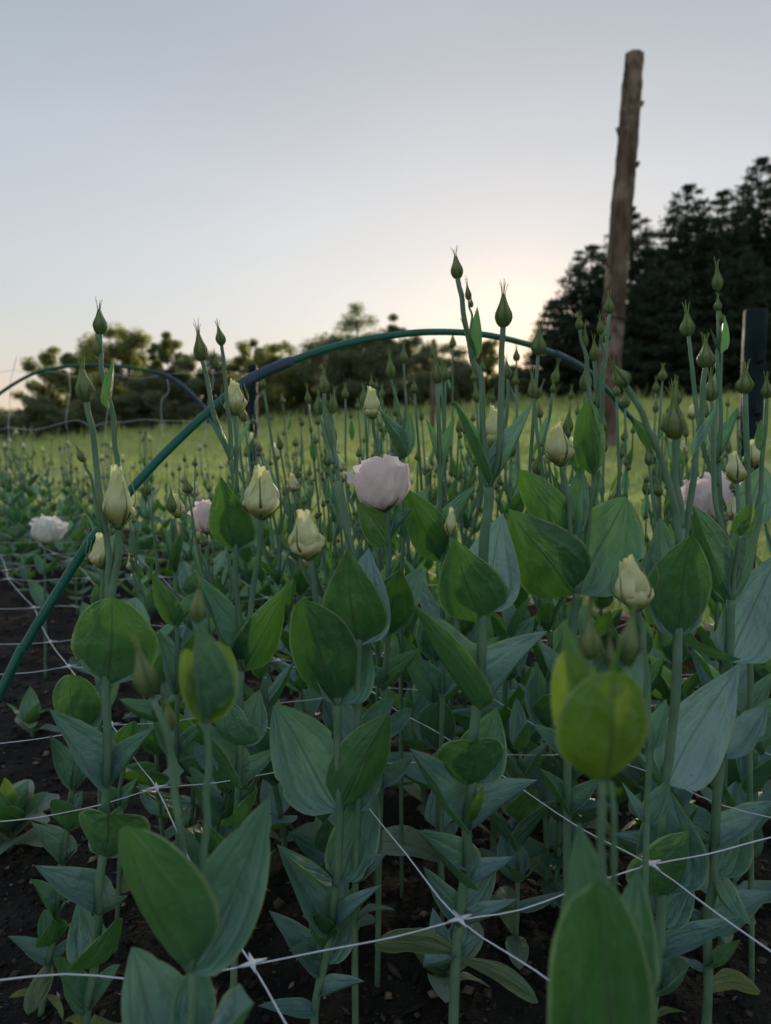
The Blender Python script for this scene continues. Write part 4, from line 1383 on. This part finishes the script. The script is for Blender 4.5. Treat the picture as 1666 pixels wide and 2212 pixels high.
hero('thick stemmed lisianthus at the right edge with upswept leaf pair', .60, 1527,
     [(1530, 2012), (1540, 1900), (1546, 1828), (1556, 1640), (1571, 1426), (1580, 1295)], .0044,
     [([(1580, 1295), (1560, 1170), (1545, 1060), (1537, 866)], .0026, [('c', 1536, 866, 1535, 812, 31)], .01),
      ([(1582, 1295), (1592, 1200), (1599, 1158)], .0020, [], -.01),
      ([(1583, 1295), (1600, 1150), (1592, 1042)], .0024, [('o', 1592, 1042, 1584, 976, 46)], .03)],
     [(1578, 1294, 1493, 1086, -.012, .36, 'F'), (1583, 1294, 1648, 1082, .012, .34, 'F'), (1598, 1160, 1622, 1084, -.008, .5, 'F'), (1600, 1160, 1632, 1092, .008, .5, 'F', 'y'), (1568, 1428, 1440, 1330, -.03, .6), (1575, 1427, 1695, 1190, .02, .52, 'A'),
      (1545, 1830, 1672, 1726, .0, .48), (1543, 1830, 1440, 1745, .02, .5), (1544, 1890, 1590, 1760, .035, .7), (1540, 1900, 1625, 2000, -.05, .7), (1530, 2014, 1668, 1916, .01, .5), (1530, 2014, 1462, 1955, .01, .45), (1528, 2090, 1600, 2030, -.02, .6), (1526, 2150, 1640, 2130, -.02, .5, 0, 'old'), (1556, 1640, 1660, 1530, .02, .6), (1556, 1640, 1480, 1540, .03, .5), (1528, 2100, 1460, 2060, .02, .5)], 14)
hero('slender lisianthus with stacked small buds rising in front of the evergreens', .70, 1560,
     [(1570, 1500), (1568, 1300), (1552, 1000)], .0028,
     [([(1552, 1000), (1556, 820), (1551, 668)], .0022, [('c', 1551, 672, 1551, 642, 18), ('c', 1551, 628, 1549, 580, 24), ('c', 1557, 700, 1556, 668, 12)], .0),
      ([(1552, 1050), (1515, 950), (1502, 850), (1488, 726)], .0026, [('c', 1487, 726, 1484, 674, 34)], .02)],
     [(1557, 762, 1563, 678, -.004, .26), (1553, 762, 1535, 708, .0, .26), (1545, 1002, 1596, 880, .006, .3), (1568, 1302, 1520, 1200, .0, .4), (1568, 1302, 1620, 1210, .0, .4), (1570, 1500, 1640, 1400, .0, .5), (1570, 1500, 1510, 1400, .0, .5)], 15)
hero('lisianthus with rounded ribbed bud just left of the thick metal stake', .66, 1625,
     [(1622, 1600), (1620, 1400), (1616, 1080), (1610, 848)], .0030,
     [([(1610, 850)], .003, [('c', 1610, 850, 1611, 798, 38)], 0),
      ([(1620, 1200), (1636, 1080), (1650, 980), (1657, 860)], .0024, [('c', 1657, 860, 1656, 818, 27)], .0)],
     [(1651, 975, 1644, 905, -.006, .35, 'F'), (1620, 1400, 1665, 1290, .0, .5), (1620, 1400, 1580, 1300, .02, .5), (1617, 1130, 1660, 1000, .03, .6), (1622, 1600, 1690, 1500, .0, .5)], 16)
hero('lisianthus bearing the lone crumpled yellow bud above the blurred leaf cup', .50, 1392,
     [(1398, 1850), (1402, 1600), (1402, 1480), (1393, 1380), (1378, 1314)], .0024,
     [([(1378, 1314)], .002, [('o', 1377, 1316, 1354, 1199, 84)], 0)],
     [(1402, 1620, 1350, 1500, .02, .5), (1402, 1620, 1440, 1510, .02, .5), (1400, 1780, 1450, 1680, .02, .5), (1400, 1780, 1340, 1690, .02, .5)], 17)
hero('lisianthus with a small opening bud tucked against the green hoop', .70, 215,
     [(214, 1420), (218, 1340), (222, 1225)], .0024,
     [([(222, 1225)], .002, [('o', 222, 1226, 216, 1150, 52)], 0)],
     [(214, 1420, 180, 1300, .0, .5), (214, 1420, 270, 1310, .02, .5), (222, 1240, 262, 1150, .02, .7), (212, 1560, 260, 1460, .01, .5), (212, 1560, 160, 1480, .01, .5), (211, 1660, 250, 1600, .01, .5)], 18)
hero('slim lisianthus with narrow paired leaves between heart leaf and V leaves', .74, 385,
     [(383, 1500), (382, 1370), (380, 1240), (376, 1120)], .0022,
     [([(380, 1230), (376, 1150), (372, 1120)], .0018, [('c', 372, 1108, 370, 1062, 24)], 0),
      ([(380, 1230), (396, 1140), (402, 1116)], .0018, [('o', 384, 1118, 380, 1066, 34)], .01)],
     [(382, 1355, 330, 1240, -.016, .4, 'F'), (383, 1355, 440, 1270, .012, .4), (380, 1238, 355, 1150, .0, .35), (381, 1238, 392, 1150, -.01, .35), (383, 1500, 346, 1362, -.01, .36), (383, 1500, 440, 1410, .01, .45), (384, 1640, 330, 1560, .0, .5), (384, 1640, 440, 1560, .0, .5)], 19)
hero('lisianthus with a pale opening bud on a bare stem before the meadow', .82, 812,
     [(818, 1300), (820, 1100), (812, 960), (805, 902)], .0024,
     [([(805, 902)], .002, [('o', 805, 904, 801, 835, 42)], 0)],
     [(818, 1300, 780, 1200, .0, .5), (818, 1300, 850, 1200, .0, .5), (819, 1420, 770, 1330, .0, .5)], 20)
hero('lisianthus with twin tall stalked buds, right of the bare stemmed bud', .80, 868,
     [(868, 1300), (870, 1120), (871, 990)], .0026,
     [([(871, 990), (862, 900), (845, 818)], .0018, [('c', 845, 818, 842, 770, 24)], 0),
      ([(871, 990), (876, 880), (872, 785)], .0018, [('c', 872, 785, 872, 750, 20)], 0.01)],
     [(869, 992, 826, 880, -.014, .34), (872, 992, 885, 890, .012, .4), (870, 1160, 820, 1040, .0, .5), (870, 1160, 925, 1050, .01, .5)], 21)
hero('lisianthus behind with its pale pink bloom hidden among the right hand stems', .92, 1545,
     [(1545, 1500), (1547, 1300), (1548, 1125)], .0028,
     [([(1548, 1125)], .002, [('pink', 1548, 1126, 1546, 1026, 122, 2.6)], 0)],
     [(1546, 1300, 1500, 1200, .0, .5), (1546, 1300, 1600, 1200, .0, .5)], 22)
hero('lisianthus with a pink bloom half hidden behind a broad green leaf', 1.02, 450,
     [(450, 1400), (450, 1250), (447, 1150)], .0026,
     [([(447, 1150)], .002, [('pink', 447, 1152, 441, 1082, 46, .5)], 0)],
     [(450, 1260, 420, 1190, .0, .5), (450, 1260, 490, 1180, .0, .5), (450, 1380, 410, 1300, .0, .5), (450, 1380, 490, 1300, .0, .5)], 23)
hero('lisianthus with the frilly white bloom at the left side of the bed', 1.55, 98,
     [(98, 1330), (97, 1240), (97, 1174)], .0030,
     [([(97, 1174)], .002, [('white', 97, 1174, 112, 1118, 56, .2)], 0)],
     [(98, 1240, 70, 1190, .0, .5), (98, 1240, 130, 1195, .0, .5), (98, 1310, 60, 1250, .0, .5), (98, 1310, 140, 1250, .0, .5)], 24)

# ------------------------------------------------------------------ the rest of the bed
def template(seed, h, nodes, tall=True, slim=False):
    """a whole plant in metres with its parts, used for the deeper rows"""
    r = random.Random(seed)
    root = empty('lisianthus_plant', (0, 0, 0))
    lean = Vector((r.uniform(-.03, .03), r.uniform(-.03, .03), 0))
    zt = h * (.52 if slim else .66 if tall else .8)
    path = [Vector((0, 0, -.01))] + [Vector((lean.x * t + r.uniform(-.004, .004), lean.y * t + r.uniform(-.004, .004), zt * t)) for t in (.25, .5, .75, 1.0)]
    sm = catmull(path, 5)
    V, F = tube(sm, [.0036 - .0008 * i / len(sm) for i in range(len(sm))], 7)
    link('stem', mesh('stem', V, F, M['stem']), root)
    def on(z):
        t = z / zt
        return Vector((lean.x * t, lean.y * t, z))
    z, az = .035, r.uniform(0, 6.28)
    zs = [.03 + (zt - .03) * (k / (nodes - 1)) ** 1.1 for k in range(nodes)]
    for k, z in enumerate(zs):
        f = k / (nodes - 1)
        L = (.055 + .032 * math.sin(math.pi * min(1, f * .9 + .1))) * r.uniform(.85, 1.15)
        el = rad(22 + 42 * min(1, f * 1.5)) + r.uniform(-.15, .15)
        wr_ = (.40 + .12 * math.sin(math.pi * f)) * r.uniform(.8, 1.15)
        for s in (0, 1):
            a = az + s * math.pi + r.uniform(-.2, .2)
            e = el + r.uniform(-.12, .12)
            d = Vector((math.cos(a) * math.cos(e), math.sin(a) * math.cos(e), math.sin(e)))
            b = on(z)
            me = r.choice(LEAF_OLD) if k == 0 and r.random() < .7 else (r.choice(LEAF_SMALL) if k < 2 else r.choice(LEAF + LEAF_FOLD + LEAF_FOLD[:4]))
            link('leaf', me, root, leaf_matrix(b, b + d * L * r.uniform(.9, 1.1), wr_, r.uniform(-.25, .25)))
        az += math.pi / 2 + r.uniform(-.2, .2)
    if tall:
        top = on(zt)
        nb = r.choice((5, 6)) if slim else r.choice((3, 3, 4))
        for k in range(nb):
            a = az + k * 6.283 / nb + r.uniform(-.3, .3)
            hh = h * r.uniform(.70 if slim else .78, 1.0) if k else h
            out = r.uniform(.015, .060 if slim else .040)
            e = Vector((top.x + math.cos(a) * out, top.y + math.sin(a) * out, hh - .03))
            pts = [top, top.lerp(e, .4) + Vector((math.cos(a), math.sin(a), 0)) * (.022 if slim else .010), e + Vector((r.uniform(-.006, .006), r.uniform(-.006, .006), 0))]
            e = pts[2]
            V, F = tube(catmull(pts, 4), [.0022 - .00007 * i for i in range(9)], 6)
            link('branch', mesh('branch', V, F, M['stem']), root)
            d = (pts[2] - pts[1]).normalized()
            if k and r.random() < (.15 if slim else .3):
                link('opening_bud', joined('open', r.randrange(3)), root, frame_z(e, e + d * r.uniform(.026, .036), r.uniform(.017, .023), r.uniform(0, 6.28)))
            else:
                link('bud', joined('bud', r.randrange(4)), root, frame_z(e, e + d * r.uniform(.015, .024), r.uniform(.009, .014), r.uniform(0, 6.28)))
            for fk in range(2 if slim else 1):
                if r.random() > (.95 if slim else .8):
                    continue
                m = top.lerp(e, r.uniform(.25, .5) + fk * .28)
                q = a + r.uniform(-1, 1) + fk * 2.6
                link('bract', r.choice(BRACT), root, leaf_matrix(m, m + Vector((math.cos(q) * .012, math.sin(q) * .012, .036)), .26, 0))
                if r.random() < (.9 if slim else .6):
                    e2 = m + Vector((math.cos(q) * .014, math.sin(q) * .014, r.uniform(.035, .06)))
                    V, F = tube(catmull([m, m.lerp(e2, .5) + Vector((math.cos(q), math.sin(q), 0)) * .004, e2], 3), .0012, 5)
                    link('branch', mesh('branch', V, F, M['stem']), root)
                    link('bud', joined('bud', r.randrange(4)), root, frame_z(e2, e2 + Vector((0, 0, r.uniform(.009, .014))), r.uniform(.005, .008), r.uniform(0, 6.28)))
    return root
def kids(o):
    return list(o.children)
def copy_tree(o, parent=None):
    c = o.copy()
    COL.objects.link(c)
    c.parent = parent
    for ch in kids(o):
        copy_tree(ch, c)
    return c
def drop_tree(o):
    for ch in kids(o):
        drop_tree(ch)
    bpy.data.objects.remove(o)
T_TALL = [template(400 + k, (.66, .70, .62, .68, .64)[k], (7, 8, 7, 8, 6)[k]) for k in range(5)]
T_SLIM = [template(440 + k, (.68, .71, .65, .69)[k], (6, 7, 6, 7)[k], True, True) for k in range(4)]
T_LOW = [template(420 + k, (.30, .36, .26)[k], (6, 7, 5)[k], False) for k in range(3)]
bpy.context.view_layer.update()
HERO_XY = [(o.location.x, o.location.y) for o in bpy.data.objects if o.name.startswith('lisianthus_plant') and 'label' in o]
LAND = [(-.46, 'at the left picture edge'), (-.38, 'below the loose pale tree'), (-.30, 'below the yellow green tree'),
        (-.22, 'left of the slim stake'), (-.14, 'around the slim dark stake'), (-.06, 'left of the pink bloom'),
        (.03, 'behind the pink bloom'), (.12, 'below the thin fence post'), (.22, 'below the sunset glow'), (.32, 'before the log pole foot'),
        (.42, 'between log pole and thick stake'), (9, 'beside the thick metal stake')]
def region(x, y, size=''):
    t = x / y
    place = next(w for lim, w in LAND if t < lim)
    row = 'near row' if y < 1.15 else 'middle row' if y < 1.75 else 'deep row' if y < 2.5 else 'farthest row'
    return ('%s lisianthus in bud, %s, %s' % (size, row, place), 'budding lisianthus in the rows behind the front plants')
def fill():
    r = random.Random(17)
    cnt = 0
    spots = []
    ua, va = Vector((.974, .225)), Vector((.55, -.83))
    for i in range(-36, 36):
        for j in range(-46, 16):
            p = ua * (i * .123) + va * (j * .123) + Vector((.04, .62))
            x, y = p.x + r.uniform(-.03, .03), p.y + r.uniform(-.03, .03)
            if not (.70 < y < 3.6) or abs(x) > .57 * y + .06 or edge_s(x, y) > (-.26 if x / y > -.12 else -.12):
                continue
            t = x / y
            if (t < -.34 and y < 2.0 and r.random() < .85) or (t < -.12 and r.random() < .25):
                continue
            if min((x - a) ** 2 + (y - b) ** 2 for a, b in HERO_XY) < .06 ** 2:
                continue
            spots.append((y, x))
    for y, x in sorted(spots):
        t = x / y
        src = r.choice(T_SLIM) if t > -.12 and r.random() < .5 else r.choice(T_TALL)
        if t < -.2:
            sc = r.uniform(.62, .82)
        elif t < .02:
            sc = r.uniform(.78, .98)
        else:
            sc = r.uniform(.86, 1.06)
        if r.random() < .12:
            src, sc = r.choice(T_LOW), r.uniform(.8, 1.3)
        o = copy_tree(src)
        o.location = (x, y, soil_z(x, y))
        o.rotation_euler = (r.uniform(-.10, .10), r.uniform(-.10, .10), r.uniform(0, 6.283))
        o.scale = (sc ** .6, sc ** .6, sc)
        lab, grp = region(x, y, 'low bushy' if src in T_LOW else 'taller' if o.rotation_euler.z > 3.14 and sc > .75 else 'slim' if sc > .75 else 'short' if sc > .7 else 'shortest')
        tag(o, lab, 'plant', grp)
        cnt += 1
    # low unbranched plants between the front ones
    for (x, y, sc) in ((-.13, .86, 1.1), (.07, .80, 1.2), (.20, .78, 1.0), (.30, .86, 1.2), (-.27, .90, 1.0), (.14, .70, .8), (-.05, .72, .8), (.29, .69, .9), (-.20, .74, .8), (.42, .80, 1.2), (.37, .72, 1.0)):
        o = copy_tree(r.choice(T_LOW))
        o.location = (x, y, soil_z(x, y))
        o.rotation_euler = (0, 0, r.uniform(0, 6.28))
        o.scale = (sc,) * 3
        tag(o, 'low budless lisianthus between front stems, ' + next(w for lim, w in LAND if x / y < lim), 'plant', 'short lisianthus plants between the front stems')
        cnt += 1
    return cnt
NF = fill()
for o in T_TALL + T_LOW + T_SLIM:
    drop_tree(o)

# rosettes of broad basal leaves on the open soil at the left
def rosette(u, v, Y, n, L, label, seed):
    r = random.Random(seed)
    b = on_z(u, v, 0)
    b.z = soil_z(b.x, b.y)
    root = empty('leaf_rosette', b)
    tag(root, label, 'plant', 'low rosettes on the open soil')
    for k in range(n):
        a = k * 2.4 + r.uniform(-.3, .3)
        e = rad(15 + 60 * k / n)
        l = L * r.uniform(.75, 1.1)
        d = Vector((math.cos(a) * math.cos(e), math.sin(a) * math.cos(e), math.sin(e)))
        p = Vector((0, 0, .008 + .03 * k / n))
        link('leaf', r.choice(LEAF_OLD if k < n * .5 else LEAF_YOUNG + LEAF), root, leaf_matrix(p, p + d * l, r.uniform(.42, .6), r.uniform(-.2, .2)))
    V, F = tube(catmull([Vector((0, 0, -.01)), Vector((.002, 0, .03)), Vector((0, 0, .06))], 3), .003, 7)
    link('stem', mesh('stem', V, F, M['stem']), root)
rosette(25, 1830, 0, 16, .085, 'broad leaved seedling rosette on bare soil at the left edge', 1)
rosette(190, 1450, 0, 9, .07, 'flat pale rosette on soil left of the heart shaped leaf, behind the hoop foot', 2)
rosette(70, 1600, 0, 7, .06, 'small flat rosette below the foot of the green hoop', 3)
rosette(960, 2150, 0, 8, .06, 'small rosette with a round leaf at the foot of the tallest lisianthus', 4)

# things that still share a description are told apart by their order across the bed
def tell_apart():
    by = {}
    for o in bpy.data.objects:
        if o.parent is None and 'label' in o:
            by.setdefault(o['label'], []).append(o)
    words = ['two', 'three', 'four', 'five', 'six', 'seven', 'eight']
    for lab, os_ in by.items():
        n = len(os_)
        if n < 2:
            continue
        os_.sort(key=lambda o: o.location.x / max(.1, o.location.y))
        for k, o in enumerate(os_):
            if n == 2:
                w = ('left', 'right')[k] + ' of two'
            elif k in (0, n - 1):
                w = ('leftmost' if k == 0 else 'rightmost') + ' of ' + (words[n - 2] if n < 9 else 'many')
            else:
                w = ('second', 'third', 'fourth', 'fifth', 'sixth', 'seventh', 'eighth', 'ninth', 'tenth', 'eleventh', 'twelfth')[min(k - 1, 10)] + ' from left'
            o['label'] = lab + ', ' + w
tell_apart()
